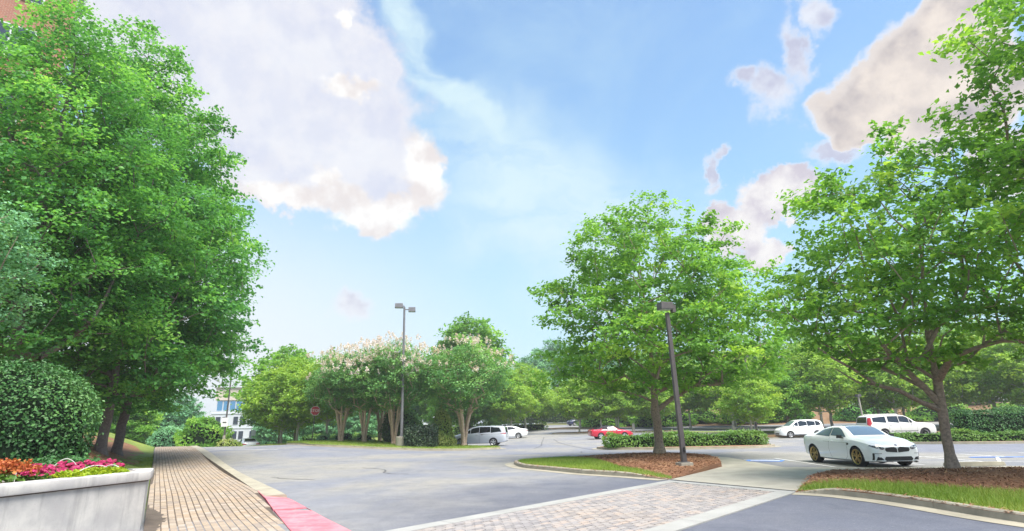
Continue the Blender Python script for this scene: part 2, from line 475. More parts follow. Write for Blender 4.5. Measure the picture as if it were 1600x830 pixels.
M['sign_white'] = simple('sign_white', (0.75, 0.75, 0.75), 0.5)
M['black'] = simple('black_plastic', (0.012, 0.012, 0.014), 0.45)
M['rubber'] = simple('tyre_rubber', (0.018, 0.018, 0.019), 0.8)
M['glass'] = simple('car_glass', (0.010, 0.013, 0.018), 0.03, spec=0.9)
M['glass_blue'] = simple('car_glass_clear', (0.10, 0.15, 0.20), 0.03, spec=1.0, coat=0.6)
M['white_paint'] = simple('white_car_paint', (0.86, 0.88, 0.90), 0.22, coat=0.8)
M['cream_paint'] = simple('cream_car_paint', (0.70, 0.69, 0.65), 0.28, coat=0.8)
M['silver_paint'] = simple('silver_car_paint', (0.56, 0.59, 0.66), 0.3, metal=0.0, coat=0.8)
M['red_paint'] = simple('red_car_paint', (0.50, 0.012, 0.04), 0.28, coat=0.8)
M['navy_paint'] = simple('navy_car_paint', (0.025, 0.03, 0.09), 0.28, coat=0.8)
M['black_paint'] = simple('black_car_paint', (0.02, 0.02, 0.028), 0.25, coat=0.8)
M['soft_top'] = simple('black_soft_top', (0.02, 0.02, 0.026), 0.9)
M['gold_rim'] = simple('gold_rim', (0.55, 0.40, 0.16), 0.3, metal=0.75)
M['alloy'] = simple('alloy_rim', (0.60, 0.60, 0.62), 0.3, metal=0.6)
M['chrome'] = simple('chrome', (0.7, 0.7, 0.72), 0.12, metal=1.0)
M['lens_red'] = simple('tail_lens', (0.35, 0.01, 0.015), 0.15, coat=0.6)
M['lens_clear'] = simple('head_lens', (0.42, 0.45, 0.48), 0.08, spec=0.9, coat=0.6)
M['lens_dark'] = simple('smoked_lens', (0.03, 0.03, 0.04), 0.06, spec=0.9, coat=0.6)
M['wallwhite'] = simple('pale_precast', (0.50, 0.53, 0.57), 0.8, var=0.06, scale=0.3)
M['walltan'] = simple('tan_precast', (0.56, 0.48, 0.42), 0.8, var=0.06, scale=0.3)
M['winblue'] = simple('blue_window_glass', (0.08, 0.22, 0.40), 0.05, spec=0.9)
M['windark'] = simple('dark_window_glass', (0.03, 0.04, 0.06), 0.05, spec=0.9)
M['tube'] = simple('white_tubing', (0.55, 0.55, 0.52), 0.5)
M['plate'] = simple('grey_metal_plate', (0.20, 0.21, 0.20), 0.5, metal=0.4)
M['shingle'] = simple('grey_shingle', (0.36, 0.37, 0.39), 0.9, var=0.2, scale=1.5)
def brick_wall():
    m, t, b = material('brick_wall')
    tcn = t.new('ShaderNodeTexCoord')
    br = t.new('ShaderNodeTexBrick')
    t.put(br.inputs['Vector'], tcn.outputs['UV'])
    br.inputs['Color1'].default_value = (0.33, 0.13, 0.085, 1)
    br.inputs['Color2'].default_value = (0.26, 0.10, 0.07, 1)
    br.inputs['Mortar'].default_value = (0.36, 0.27, 0.22, 1)
    br.inputs['Scale'].default_value = 1.0
    br.inputs['Brick Width'].default_value = 0.24
    br.inputs['Row Height'].default_value = 0.085
    br.inputs['Mortar Size'].default_value = 0.008
    t.put(b.inputs['Base Color'], br.outputs['Color'])
    b.inputs['Roughness'].default_value = 0.9
    return m
M['brickwall'] = brick_wall()


# ------------------------------------------------------------------ helpers
def ss(a, b, x):
    t = np.clip((np.asarray(x, float) - a) / (b - a), 0, 1)
    return t * t * (3 - 2 * t)


def hz(x, y):
    """lie of the land: flat here, a low crest on the left that falls away, a gentle climb at the back"""
    x = np.asarray(x, float)
    y = np.asarray(y, float)
    z = 0.55 * ss(18, 48, y) * ss(-4, -18, x)
    z = z - 0.075 * np.maximum(0, y - 50) * ss(-18.5, -26, x) * (1 - 0.6 * ss(90, 300, y))
    z = z + 0.030 * np.maximum(0, np.minimum(y, 140) - 60) * ss(-12, 6, x)
    return z


def H(x, y):
    return float(hz(x, y))


def link(o, parent=None):
    COL.objects.link(o)
    if parent is not None:
        o.parent = parent
    return o


def tag(o, label=None, cat=None, group=None, kind=None):
    if label:
        o['label'] = label
    if cat:
        o['category'] = cat
    if group:
        o['group'] = group
    if kind:
        o['kind'] = kind
    return o


def empty(name, loc, rz=0.0, label=None, cat=None, group=None):
    o = bpy.data.objects.new(name, None)
    o.empty_display_size = 0.3
    link(o)
    o.location = loc
    o.rotation_euler = (0, 0, rz)
    return tag(o, label, cat, group)


def np_mesh(name, V, F, mat, parent=None, tint=None, smooth=False, mats=None, midx=None):
    """one mesh object from numpy arrays (F: n x 3 or n x 4)"""
    V = np.asarray(V, np.float32)
    F = np.asarray(F, np.int32)
    me = bpy.data.meshes.new(name)
    me.vertices.add(len(V))
    me.vertices.foreach_set('co', V.ravel())
    k = F.shape[1]
    me.loops.add(F.size)
    me.loops.foreach_set('vertex_index', F.ravel())
    me.polygons.add(len(F))
    me.polygons.foreach_set('loop_start', np.arange(0, F.size, k, dtype=np.int32))
    me.polygons.foreach_set('loop_total', np.full(len(F), k, np.int32))
    me.polygons.foreach_set('use_smooth', np.full(len(F), smooth))
    me.update(calc_edges=True)
    if mats:
        for m in mats:
            me.materials.append(m)
        if midx is not None:
            me.polygons.foreach_set('material_index', np.asarray(midx, np.int32))
    else:
        me.materials.append(mat)
    if tint is not None:
        a = me.attributes.new('tint', 'FLOAT', 'FACE')
        a.data.foreach_set('value', np.asarray(tint, np.float32))
    return link(bpy.data.objects.new(name, me), parent)


class MB:
    """collects simple solids and links them as ONE mesh object"""

    def __init__(s):
        s.v, s.f = [], []

    def add(s, verts, faces):
        b = len(s.v)
        s.v += [tuple(p) for p in verts]
        s.f += [tuple(i + b for i in f) for f in faces]
        return s

    def box(s, c, size, rz=0.0, taper=1.0):
        x, y, z = (d / 2 for d in size)
        ca, sa = math.cos(rz), math.sin(rz)
        P = []
        for dz, k in ((-z, 1.0), (z, taper)):
            for dx, dy in ((-x, -y), (x, -y), (x, y), (-x, y)):
                P.append((c[0] + (dx * ca - dy * sa) * k, c[1] + (dx * sa + dy * ca) * k, c[2] + dz))
        return s.add(P, [(3, 2, 1, 0), (4, 5, 6, 7), (0, 1, 5, 4), (1, 2, 6, 5), (2, 3, 7, 6), (3, 0, 4, 7)])

    def tube(s, pts, rad, n=8, cap=True):
        pts = [Vector(p) for p in pts]
        if not hasattr(rad, '__len__'):
            rad = [rad] * len(pts)
        rings = []
        for i, p in enumerate(pts):
            d = (pts[min(i + 1, len(pts) - 1)] - pts[max(i - 1, 0)]).normalized()
            a = d.cross(Vector((0.31, 0.95, 0.05))).normalized()
            b = d.cross(a)
            rings.append([p + (a * math.cos(2 * PI * k / n) + b * math.sin(2 * PI * k / n)) * rad[i] for k in range(n)])
        P = [q for r in rings for q in r]
        Fc = []
        for i in range(len(pts) - 1):
            for k in range(n):
                Fc.append((i * n + k, i * n + (k + 1) % n, (i + 1) * n + (k + 1) % n, (i + 1) * n + k))
        if cap:
            Fc.append(tuple(range(n - 1, -1, -1)))
            Fc.append(tuple((len(pts) - 1) * n + k for k in range(n)))
        return s.add(P, Fc)

    def lathe(s, prof, c=(0, 0, 0), n=24, axis='z'):
        """prof: (radius, height) pairs"""
        P, Fc = [], []
        for (r, h) in prof:
            for k in range(n):
                a = 2 * PI * k / n
                q = (r * math.cos(a), r * math.sin(a), h)
                if axis == 'y':
                    q = (q[0], q[2], q[1])
                elif axis == 'x':
                    q = (q[2], q[0], q[1])
                P.append((c[0] + q[0], c[1] + q[1], c[2] + q[2]))
        for i in range(len(prof) - 1):
            for k in range(n):
                Fc.append((i * n + k, i * n + (k + 1) % n, (i + 1) * n + (k + 1) % n, (i + 1) * n + k))
        return s.add(P, Fc)

    def build(s, name, mat, parent=None, smooth=False, bevel=0.0, fix=True):
        me = bpy.data.meshes.new(name)
        me.from_pydata(s.v, [], s.f)
        if fix or bevel:
            bm = bmesh.new()
            bm.from_mesh(me)
            bmesh.ops.recalc_face_normals(bm, faces=bm.faces)
            if bevel:
                bmesh.ops.bevel(bm, geom=list(bm.edges), offset=bevel, segments=2, affect='EDGES', profile=0.6)
            bm.to_mesh(me)
            bm.free()
        if smooth:
            me.polygons.foreach_set('use_smooth', [True] * len(me.polygons))
            me.set_sharp_from_angle(angle=math.radians(38))
        me.materials.append(mat)
        me.update()
        return link(bpy.data.objects.new(name, me), parent)


def inside(poly, X, Y):
    """points in polygon (numpy)"""
    X = np.asarray(X, float)
    Y = np.asarray(Y, float)
    r = np.zeros(X.shape, bool)
    n = len(poly)
    for i in range(n):
        x1, y1 = poly[i]
        x2, y2 = poly[(i + 1) % n]
        c = (y1 > Y) != (y2 > Y)
        with np.errstate(divide='ignore', invalid='ignore'):
            t = (x2 - x1) * (Y - y1) / (y2 - y1 if y2 != y1 else 1e-9) + x1
        r ^= c & (X < t)
    return r


def curve_pts(pts, step=0.6, closed=False):
    """Catmull-Rom through 2D points"""
    pts = [np.array(p, float) for p in pts]
    n = len(pts)
    out = []
    for i in range(n if closed else n - 1):
        g = (lambda k: pts[k % n]) if closed else (lambda k: pts[min(max(k, 0), n - 1)])
        p0, p1, p2, p3 = g(i - 1), g(i), g(i + 1), g(i + 2)
        m = max(2, int(np.linalg.norm(p2 - p1) / step))
        for k in range(m):
            t = k / m
            out.append(0.5 * (2 * p1 + (p2 - p0) * t + (2 * p0 - 5 * p1 + 4 * p2 - p3) * t * t + (3 * p1 - p0 - 3 * p2 + p3) * t ** 3))
    if not closed:
        out.append(pts[-1])
    return [tuple(map(float, p)) for p in out]


def offset(line, d, closed=False):
    """shift a 2D line to its left by d"""
    out = []
    n = len(line)
    for i in range(n):
        a = line[(i - 1) % n] if (closed or i > 0) else line[i]
        b = line[(i + 1) % n] if (closed or i < n - 1) else line[i]
        tx, ty = b[0] - a[0], b[1] - a[1]
        L = math.hypot(tx, ty) or 1
        out.append((line[i][0] - ty / L * d, line[i][1] + tx / L * d))
    return out


def sheet(name, poly, zf, mat, step=1.0, parent=None, kind='structure', skirt=0.0):
    """a sheet of ground over a polygon; zf(x, y) gives its height; skirt closes its rim downwards"""
    n = len(poly)
    xs = [p[0] for p in poly]
    ys = [p[1] for p in poly]
    gx, gy = np.meshgrid(np.arange(min(xs), max(xs), step), np.arange(min(ys), max(ys), step))
    gx = gx.ravel() + 0.0137 * np.sin(gy.ravel() * 9)
    gy = gy.ravel()
    k = inside(poly, gx, gy)
    pts = [Vector(p) for p in poly] + [Vector((a, b)) for a, b in zip(gx[k], gy[k])]
    res = delaunay_2d_cdt(pts, [], [list(range(n))], 1, 1e-4)
    v2 = res[0]
    V = [(p.x, p.y, float(zf(p.x, p.y))) for p in v2]
    F = [tuple(f) for f in res[2]]
    me = bpy.data.meshes.new(name)
    bm = bmesh.new()
    bv = [bm.verts.new(p) for p in V]
    for f in F:
        try:
            fc = bm.faces.new([bv[i] for i in f])
            fc.normal_update()
            if fc.normal.z < 0:
                fc.normal_flip()
        except ValueError:
            pass
    if skirt:
        ed = [e for e in bm.edges if e.is_boundary]
        r = bmesh.ops.extrude_edge_only(bm, edges=ed)
        for g in r['geom']:
            if isinstance(g, bmesh.types.BMVert):
                g.co.z -= skirt
    for f in bm.faces:
        f.smooth = not skirt
    bm.to_mesh(me)
    bm.free()
    me.materials.append(mat)
    o = link(bpy.data.objects.new(name, me), parent)
    if parent is None and kind:
        o['kind'] = kind
    return o


def strip(line, w, zf, thick=0.0):
    """ribbon to the left of a 2D line; returns verts, quads"""
    L2 = offset(line, w)
    V, F = [], []
    for a, b in zip(line, L2):
        V += [(a[0], a[1], float(zf(*a))), (b[0], b[1], float(zf(*b)))]
    for i in range(len(line) - 1):
        F.append((2 * i, 2 * i + 2, 2 * i + 3, 2 * i + 1))
    return V, F


def chunks(line, length):
    """cut a 2D polyline into pieces about `length` long"""
    out, cur, acc = [], [line[0]], 0.0
    for a, b in zip(line, line[1:]):
        acc += math.dist(a, b)
        cur.append(b)
        if acc >= length:
            out.append(cur)
            cur, acc = [b], 0.0
    if len(cur) > 1:
        out.append(cur)
    return out


def kerb(line, parent, width=0.16, height=0.14, piece=3.0, mat='kerb', zf=H, gap=0.012, hf=None):
    """kerb stones along a line (road on its right, bank on its left), each a piece of its own"""
    for ch in chunks(line, piece):
        if len(ch) < 2:
            continue
        ch = [tuple(p) for p in ch]
        # trim a small joint
        for i, j in ((0, 1), (-1, -2)):
            L = math.dist(ch[i], ch[j])
            t = min(0.4, gap / 2 / max(L, 1e-6))
            ch[i] = (ch[i][0] + (ch[j][0] - ch[i][0]) * t, ch[i][1] + (ch[j][1] - ch[i][1]) * t)
        prof = [(-0.02, -0.06), (0.0, height - 0.03), (0.025, height), (width, height), (width, -0.06)]
        rows = [offset(ch, p[0]) for p in prof]
        V, F = [], []
        n = len(prof)
        for i in range(len(ch)):
            hh = 1.0 if hf is None else hf(*ch[i])
            for r, p in zip(rows, prof):
                V.append((r[i][0], r[i][1], zf(*ch[i]) + (p[1] if p[1] < 0 else p[1] * hh)))
        for i in range(len(ch) - 1):
            for k in range(n - 1):
                F.append((i * n + k, (i + 1) * n + k, (i + 1) * n + k + 1, i * n + k + 1))
        F.append(tuple(range(n)))
        F.append(tuple((len(ch) - 1) * n + k for k in range(n - 1, -1, -1)))
        mb = MB()
        mb.add(V, F)
        mb.build('kerb_stone', M[mat], parent)


# ------------------------------------------------------------------ ground
def graded(a, b, fine, ext):
    far = np.array([1.3 ** k for k in range(1, 24)]) * fine * 3
    far = far[far < ext]
    return np.concatenate([a - far[::-1], np.arange(a, b + fine / 2, fine), b + far])


gx = graded(-90, 120, 3.0, 3500)
gy = graded(-15, 190, 3.0, 3500)
X, Y = np.meshgrid(gx, gy)
Z = hz(X, np.minimum(Y, 400)) - 0.12 - 0.35 * ss(0, 60, np.abs(X) - 0) * 0
nx, ny = len(gx), len(gy)
idx = np.arange(nx * ny).reshape(ny, nx)
Q = np.stack([idx[:-1, :-1], idx[:-1, 1:], idx[1:, 1:], idx[1:, :-1]], -1).reshape(-1, 4)
o = np_mesh('ground', np.stack([X, Y, Z], -1).reshape(-1, 3), Q, M['ground'], smooth=True)
tag(o, kind='structure')

# asphalt of the street and the parking lots
gx = np.arange(-64, 86.1, 1.5)
gy = np.arange(-12, 118.1, 1.5)
X, Y = np.meshgrid(gx, gy)
nx, ny = len(gx), len(gy)
idx = np.arange(nx * ny).reshape(ny, nx)
Q = np.stack([idx[:-1, :-1], idx[:-1, 1:], idx[1:, 1:], idx[1:, :-1]], -1).reshape(-1, 4)
lot = np_mesh('parking_lot', np.stack([X, Y, hz(X, Y)], -1).reshape(-1, 3), Q, M['asphalt'], smooth=True)
tag(lot, kind='structure')

# cracks filled with tar
def crack(pts, w=0.035):
    q = curve_pts(pts, 0.25)
    r = random.Random(int(abs(pts[0][0]) * 100))
    q = [(a + r.uniform(-.04, .04), b + r.uniform(-.08, .08)) for a, b in q]
    V, F = strip(q, w, lambda x, y: H(x, y) + 0.006)
    V2 = list(V)
    np_mesh('crack', V2, F, M['crack'], lot)


crack([(-8.9, 22.2), (-7.6, 21.2), (-6.9, 20.9)], 0.06)
crack([(-6.8, 26.6), (-5.6, 25.4), (-5.0, 23.2), (-4.0, 22.6)], 0.06)
crack([(-5.4, 24.3), (-2.8, 24.1), (-0.9, 23.7)], 0.03)
crack([(-8.6, 27.0), (-7.4, 26.4)], 0.03)
crack([(1.4, 45.0), (2.2, 52.0), (2.6, 60.0), (3.4, 72.0)], 0.05)
crack([(-0.5, 36.0), (2.5, 35.6), (6.0, 35.2)], 0.04)
crack([(3.9, 36.2), (4.2, 38.6)], 0.04)
crack([(-10.5, 31.5), (-4, 30.2), (0, 29.4)], 0.035)
# joint between the through lane and the parking bays
crack([(5.2, 40.0), (4.6, 47.0), (4.3, 56.0), (4.2, 66.0)], 0.07)

# ------------------------------------------------------------------ street furniture of the ground: islands, walks, crossing
def blades(name, poly, zf, dens, h=(0.05, 0.11), w=0.014, mat='grass', seed=1, flat=False, parent=None, hole=None):
    """grass blades (or, flat, strewn chips) over a polygon as one stuff object"""
    r = np.random.default_rng(seed)
    xs = np.array([p[0] for p in poly])
    ys = np.array([p[1] for p in poly])
    area = (xs.max() - xs.min()) * (ys.max() - ys.min())
    n = int(area * dens)
    px = r.uniform(xs.min(), xs.max(), n)
    py = r.uniform(ys.min(), ys.max(), n)
    k = inside(poly, px, py)
    if hole is not None:
        k &= ~inside(hole, px, py)
    px, py = px[k], py[k]
    n = len(px)
    pz = zf(px, py)
    a = r.uniform(0, 2 * PI, n)
    hh = r.uniform(h[0], h[1], n)
    ca, sa = np.cos(a), np.sin(a)
    if flat:
        tilt = r.uniform(-0.25, 0.45, n)
        ww = w * r.uniform(0.6, 1.6, n)
        dx, dy, dz = ca * hh / 2, sa * hh / 2, tilt * hh / 2
        ox, oy = -sa * ww / 2, ca * ww / 2
        zz = pz + 0.008 + np.abs(dz)
        P = np.stack([np.stack([px - dx - ox, py - dy - oy, zz - dz], -1), np.stack([px + dx - ox, py + dy - oy, zz + dz], -1),
                      np.stack([px + dx + ox, py + dy + oy, zz + dz + 0.004], -1), np.stack([px - dx + ox, py - dy + oy, zz - dz + 0.004], -1)], 1)
        F = np.arange(n * 4).reshape(n, 4)
    else:
        lx, ly = r.normal(0, 0.4, n) * hh, r.normal(0, 0.4, n) * hh
        P = np.stack([np.stack([px - ca * w / 2, py - sa * w / 2, pz - 0.005], -1), np.stack([px + ca * w / 2, py + sa * w / 2, pz - 0.005], -1),
                      np.stack([px + lx, py + ly, pz + hh], -1)], 1)
        F = np.arange(n * 3).reshape(n, 3)
    pn = 0.5 + 0.25 * np.sin(px * 1.7 + 1) * np.cos(py * 1.3) + r.normal(0, 0.16, n)
    o = np_mesh(name, P.reshape(-1, 3), F, M[mat], parent, tint=np.clip(pn, 0, 1))
    return tag(o, kind='stuff')


# --- traffic island with the middle tree
I1_front = curve_pts([(-0.11, 26.8), (0.25, 24.6), (1.15, 22.9), (2.25, 20.9), (3.5, 19.4), (4.44, 18.05)], 0.5)
I1_back = curve_pts([(8.55, 27.2), (8.1, 30.0), (6.4, 31.0), (3.6, 30.0), (0.9, 28.8), (0.05, 27.8), (-0.11, 26.8)], 0.5)
I1_east = [(4.44, 18.05), (5.2, 19.0), (6.35, 20.7), (7.6, 22.6), (8.2, 24.6)]
I1 = I1_front[:-1] + I1_east + I1_back[:-1]


def z1(x, y):
    e = 1 - 0.9 * ss(20.6, 18.1, y) * ss(3.0, 4.6, x)
    edge = ss(-0.2, 1.2, np.asarray(x, float) * 0 + 1)
    return hz(x, y) + (0.115 + 0.17 * np.exp(-(((x - 6.3) / 2.6) ** 2 + ((y - 26.6) / 4.0) ** 2))) * e * edge


isl1 = sheet('traffic_island', I1, z1, M['mulch'], 0.5, skirt=0.25)
kerb(I1_back + I1_front[1:], isl1, hf=lambda x, y: 1 - 0.9 * float(ss(19.8, 18.05, y)))
G1 = offset(I1_back[-8:] + I1_front[1:], 0.17) + [(4.7, 18.6), (4.35, 19.7), (3.7, 21.9), (3.6, 24.5), (3.3, 26.9), (2.6, 29.0)]
sheet('lawn', G1, lambda x, y: z1(x, y) + 0.012, M['grass_soil'], 0.5, parent=isl1)
blades('grass', G1, lambda x, y: z1(x, y) + 0.012, 900, (0.04, 0.10), seed=3)
tag(bpy.data.objects['grass'], 'short grass along the kerb of the tree island', 'grass')
mul1 = [p for p in I1 if True]
o = blades('mulch_chips', I1, lambda x, y: z1(x, y), 260, (0.05, 0.15), 0.016, 'chip', 5, flat=True, hole=G1)
tag(o, 'red-brown shredded mulch round the middle tree', 'mulch')
# gutter pan in front of the kerb
V, F = strip([(p[0], p[1]) for p in offset(I1_back[-5:] + I1_front[1:], -0.42)], 0.42, lambda x, y: H(x, y) + 0.008)
np_mesh('gutter', V, F, M['gutter'], isl1)

# --- island with the right tree
I2_front = curve_pts([(6.37, 14.15), (6.75, 13.85), (7.08, 13.35), (7.39, 12.4), (7.57, 11.32), (7.68, 10.24), (7.9, 9.2), (8.4, 7.2), (9.2, 5.0)], 0.4)
I2_back = [(19.0, 5.0), (19.0, 17.42), (15.1, 17.75), (12.0, 18.2), (9.62, 18.6), (8.2, 16.9), (6.6, 14.5)]
I2 = I2_front + I2_back


def z2(x, y):
    e = 1 - 0.85 * ss(7.6, 6.4, x) * ss(12.8, 14.2, y)
    return 0.115 * e + 0.19 * np.exp(-(((x - 11.6) / 4.2) ** 2 + ((y - 15.2) / 1.9) ** 2)) * e + 0.0 * hz(x, y)


isl2 = sheet('tree_island', I2, z2, M['mulch'], 0.45, skirt=0.25)
kerb(I2_front, isl2, piece=2.9, hf=lambda x, y: 1 - 0.85 * float(ss(7.0, 6.37, x)))
G2 = offset(I2_front, 0.17) + [(19.0, 5.2), (19.0, 9.2), (12.0, 10.6), (10.0, 12.0), (8.9, 13.35), (7.9, 14.3), (7.1, 14.75), (6.72, 14.55)]
sheet('lawn', G2, lambda x, y: z2(x, y) + 0.012, M['grass_soil'], 0.45, parent=isl2)
o = blades('grass', G2, lambda x, y: z2(x, y) + 0.012, 1000, (0.05, 0.14), seed=8)
tag(o, 'grass strip along the kerb below the right tree', 'grass')
G2b = [(15.4, 16.6), (19, 16.2), (19, 17.3), (15.4, 17.6)]
sheet('lawn', G2b, lambda x, y: z2(x, y) + 0.012, M['grass_soil'], 0.5, parent=isl2)
o = blades('grass', G2b, lambda x, y: z2(x, y) + 0.012, 700, (0.05, 0.12), seed=9)
tag(o, 'small grass patch behind the mulch of the right tree', 'grass')
o = blades('mulch_chips', I2, lambda x, y: z2(x, y), 330, (0.05, 0.14), 0.014, 'chip', 6, flat=True, hole=G2)
tag(o, 'brown shredded mulch round the right tree', 'mulch')
V, F = strip(offset(I2_front, -0.42), 0.42, lambda x, y: H(x, y) + 0.008)
np_mesh('gutter', V, F, M['gutter'], isl2)

# --- concrete walk between the islands, slab by slab
walk = sheet('walkway', [(4.5, 18.0), (7.62, 22.6), (8.55, 27.2), (8.9, 30.1), (9.4, 30.2), (9.86, 28.1), (9.65, 25.4), (9.47, 21.55), (10.9, 21.1),
                         (13.7, 20.5), (15.1, 20.0), (24, 19.6), (24, 17.5), (19, 17.45), (15.1, 17.8), (12, 18.25), (9.62, 18.66), (6.54, 14.44)],
             lambda x, y: 0.006, M['joint'], 1.5)


def slab(name, poly, z, mat, parent, gap=0.012, thick=0.08):
    c = np.mean(np.array(poly), 0)
    q = []
    for p in poly:
        d = np.array(p) - c
        L = np.linalg.norm(d)
        q.append(tuple(c + d * (1 - gap / L)))
    n = len(q)
    zz = [z(*p) if callable(z) else z for p in q]
    V = [(p[0], p[1], a) for p, a in zip(q, zz)] + [(p[0], p[1], a - thick) for p, a in zip(q, zz)]
    F = [tuple(range(n)), tuple(range(2 * n - 1, n - 1, -1))] + [(i, i + n, (i + 1) % n + n, (i + 1) % n) for i in range(n)]
    return MB().add(V, F).build(name, mat, parent)


for poly in ([(4.5, 18.0), (6.1, 20.3), (8.15, 17.0), (6.54, 14.44)], [(6.1, 20.3), (7.62, 22.6), (9.47, 21.55), (9.55, 19.0), (8.15, 17.0)],
             [(7.62, 22.6), (8.55, 27.2), (9.75, 26.5), (9.65, 25.4), (9.47, 21.55)], [(8.55, 27.2), (8.9, 30.1), (9.4, 30.2), (9.86, 28.1), (9.75, 26.5)],
             [(9.47, 21.55), (10.9, 21.1), (12, 20.85), (12, 18.25), (9.62, 18.66), (9.55, 19.0)], [(12, 20.85), (13.7, 20.5), (15.1, 20.05), (15.1, 17.8), (12, 18.25)],
             [(15.1, 20.05), (19, 19.8), (19, 17.45), (15.1, 17.8)], [(19, 19.8), (24, 19.6), (24, 17.5), (19, 17.45)]):
    slab('concrete_slab', poly, 0.016, M['concrete'], walk)

# --- brick crossing
CD, CN, CO = np.array([.655, .755]), np.array([.755, -.655]), np.array([-2.17, 10.13])


def cw(s, t):
    p = CO + CD * s + CN * t
    return (float(p[0]), float(p[1]))


def s_end(t):
    return 10.0 - 0.33 * t


crossing = sheet('crosswalk', [cw(-6, 0), cw(-6, 3.83), cw(s_end(3.83), 3.83), cw(s_end(0), 0)], lambda x, y: 0.005, M['joint'], 1.5)
for (t0, t1) in ((0.0, 0.36), (3.41, 3.83)):
    s = -6.0
    while s < s_end(t0):
        e = min(s + 2.4, s_end(t0))
        e1 = min(s + 2.4, s_end(t1))
        if e - s > 0.2:
            slab('concrete_band', [cw(s, t0), cw(s, t1), cw(e1, t1), cw(e, t0)], 0.022, M['band'], crossing, 0.006)
        s += 2.4
tt = np.linspace(0.36, 3.41, 4)
for a, b in zip(tt, tt[1:]):
    slab('concrete_band', [cw(s_end(a) - 0.38, a), cw(s_end(b) - 0.38, b), cw(s_end(b), b), cw(s_end(a), a)], 0.022, M['band'], crossing, 0.006)


def pavers(cells, size, parent, mat_obj, mat_far, top, name='brick', limit=300, seed=2):
    """cells: (x, y, angle) of each paver; the nearest ones are pieces of their own, the rest one part"""
    r = np.random.default_rng(seed)
    lx, ly, lz = size
    mb = MB()
    c = 0.006
    P = [(-lx / 2, -ly / 2, -lz), (lx / 2, -ly / 2, -lz), (lx / 2, ly / 2, -lz), (-lx / 2, ly / 2, -lz),
         (-lx / 2, -ly / 2, -c), (lx / 2, -ly / 2, -c), (lx / 2, ly / 2, -c), (-lx / 2, ly / 2, -c),
         (-lx / 2 + c, -ly / 2 + c, 0), (lx / 2 - c, -ly / 2 + c, 0), (lx / 2 - c, ly / 2 - c, 0), (-lx / 2 + c, ly / 2 - c, 0)]
    Fq = [(8, 9, 10, 11)] + [(4 + i, 4 + (i + 1) % 4, 8 + (i + 1) % 4, 8 + i) for i in range(4)] + [(i, (i + 1) % 4, 4 + (i + 1) % 4, 4 + i) for i in range(4)]
    cells = sorted(cells, key=lambda q: q[0] ** 2 + q[1] ** 2)
    me = None
    for (x, y, a) in cells[:limit]:
        if me is None:
            o = MB().add(P, Fq).build(name, mat_obj, parent)
            me = o.data
        else:
            o = link(bpy.data.objects.new(name, me), parent)
        o.location = (x, y, top(x, y) + r.normal(0, 0.0018))
        o.rotation_euler = (r.normal(0, 0.012), r.normal(0, 0.012), a + r.normal(0, 0.008))
    rest = cells[limit:]
    if rest:
        P = np.array(P)
        n = len(rest)
        A = np.array([q[2] for q in rest]) + r.normal(0, 0.008, n)
        cx, cy = np.array([q[0] for q in rest]), np.array([q[1] for q in rest])
        cz = np.array([top(a, b) for a, b in zip(cx, cy)]) + r.normal(0, 0.0018, n)
        X_ = cx[:, None] + P[None, :, 0] * np.cos(A)[:, None] - P[None, :, 1] * np.sin(A)[:, None]
        Y_ = cy[:, None] + P[None, :, 0] * np.sin(A)[:, None] + P[None, :, 1] * np.cos(A)[:, None]
        Z_ = cz[:, None] + P[None, :, 2] + P[None, :, 0] * r.normal(0, 0.012, n)[:, None]
        V = np.stack([X_, Y_, Z_], -1).reshape(-1, 3)
        F = (np.array(Fq)[None] + 12 * np.arange(n)[:, None, None]).reshape(-1, 4)
        o = np_mesh('brick_run', V, F, mat_far, parent, tint=np.repeat(r.uniform(0, 1, n), len(Fq)))
        o['kind'] = 'stuff'


cells = []
ang = math.atan2(CD[1], CD[0])
ncol = 26
wcol = (3.41 - 0.36) / ncol
for j in range(ncol):
    t = 0.36 + (j + 0.5) * wcol
    s = -5.6 - (0.11 if j % 2 else 0)
    while s < s_end(t) - 0.38 - 0.11:
        x, y = cw(s + 0.11, t)
        if y > 5.4:
            cells.append((x, y, ang))
        s += 0.225
pavers(cells, (0.200, wcol - 0.023, 0.05), crossing, M['cw_obj'], M['cw_far'], lambda x, y: 0.020)

# --- brick sidewalk on the left
SU = np.array([-.5145, .8575])


def raise_(x, y):
    return hz(x, y) + 0.012 + 0.115 * ss(11.5, 16.5, y)


def rl(x, y):
    return float(raise_(x, y))


sw_poly = [(-0.6 * 7, 7), (-0.6 * 7 + 2.0, 7), (-3.2, 9.3), (-3.98, 10.8), (-5.12, 12.93), (-6.0, 14.6), (-6.85, 16.17), (-0.6 * 52 + 2.85, 52), (-0.6 * 52, 52)]
sidewalk = sheet('sidewalk', sw_poly, lambda x, y: rl(x, y) - 0.016, M['joint'], 1.2, skirt=0.2)
cells = []
ncol = 19
a0 = math.atan2(SU[1], SU[0])
wperp = 2.85 * 0.8575
wcol = wperp / ncol
nrm = np.array([SU[1], -SU[0]])
base0 = np.array([-0.6 * 7, 7.0])
for j in range(ncol):
    t = (j + 0.5) * wcol
    s = 0.0 - (0.1025 if j % 2 else 0)
    while s < 52:
        p = base0 + SU * (s + 0.115) + nrm * t
        if p[1] < 47.5 and inside(sw_poly, np.array([p[0] + 0.05]), np.array([p[1]]))[0] and p[1] > 7.1:
            cells.append((float(p[0]), float(p[1]), a0))
        s += 0.205
pavers(cells, (0.185, wcol - 0.017, 0.05), sidewalk, M['brick_obj'], M['brick_far'], rl, seed=4)
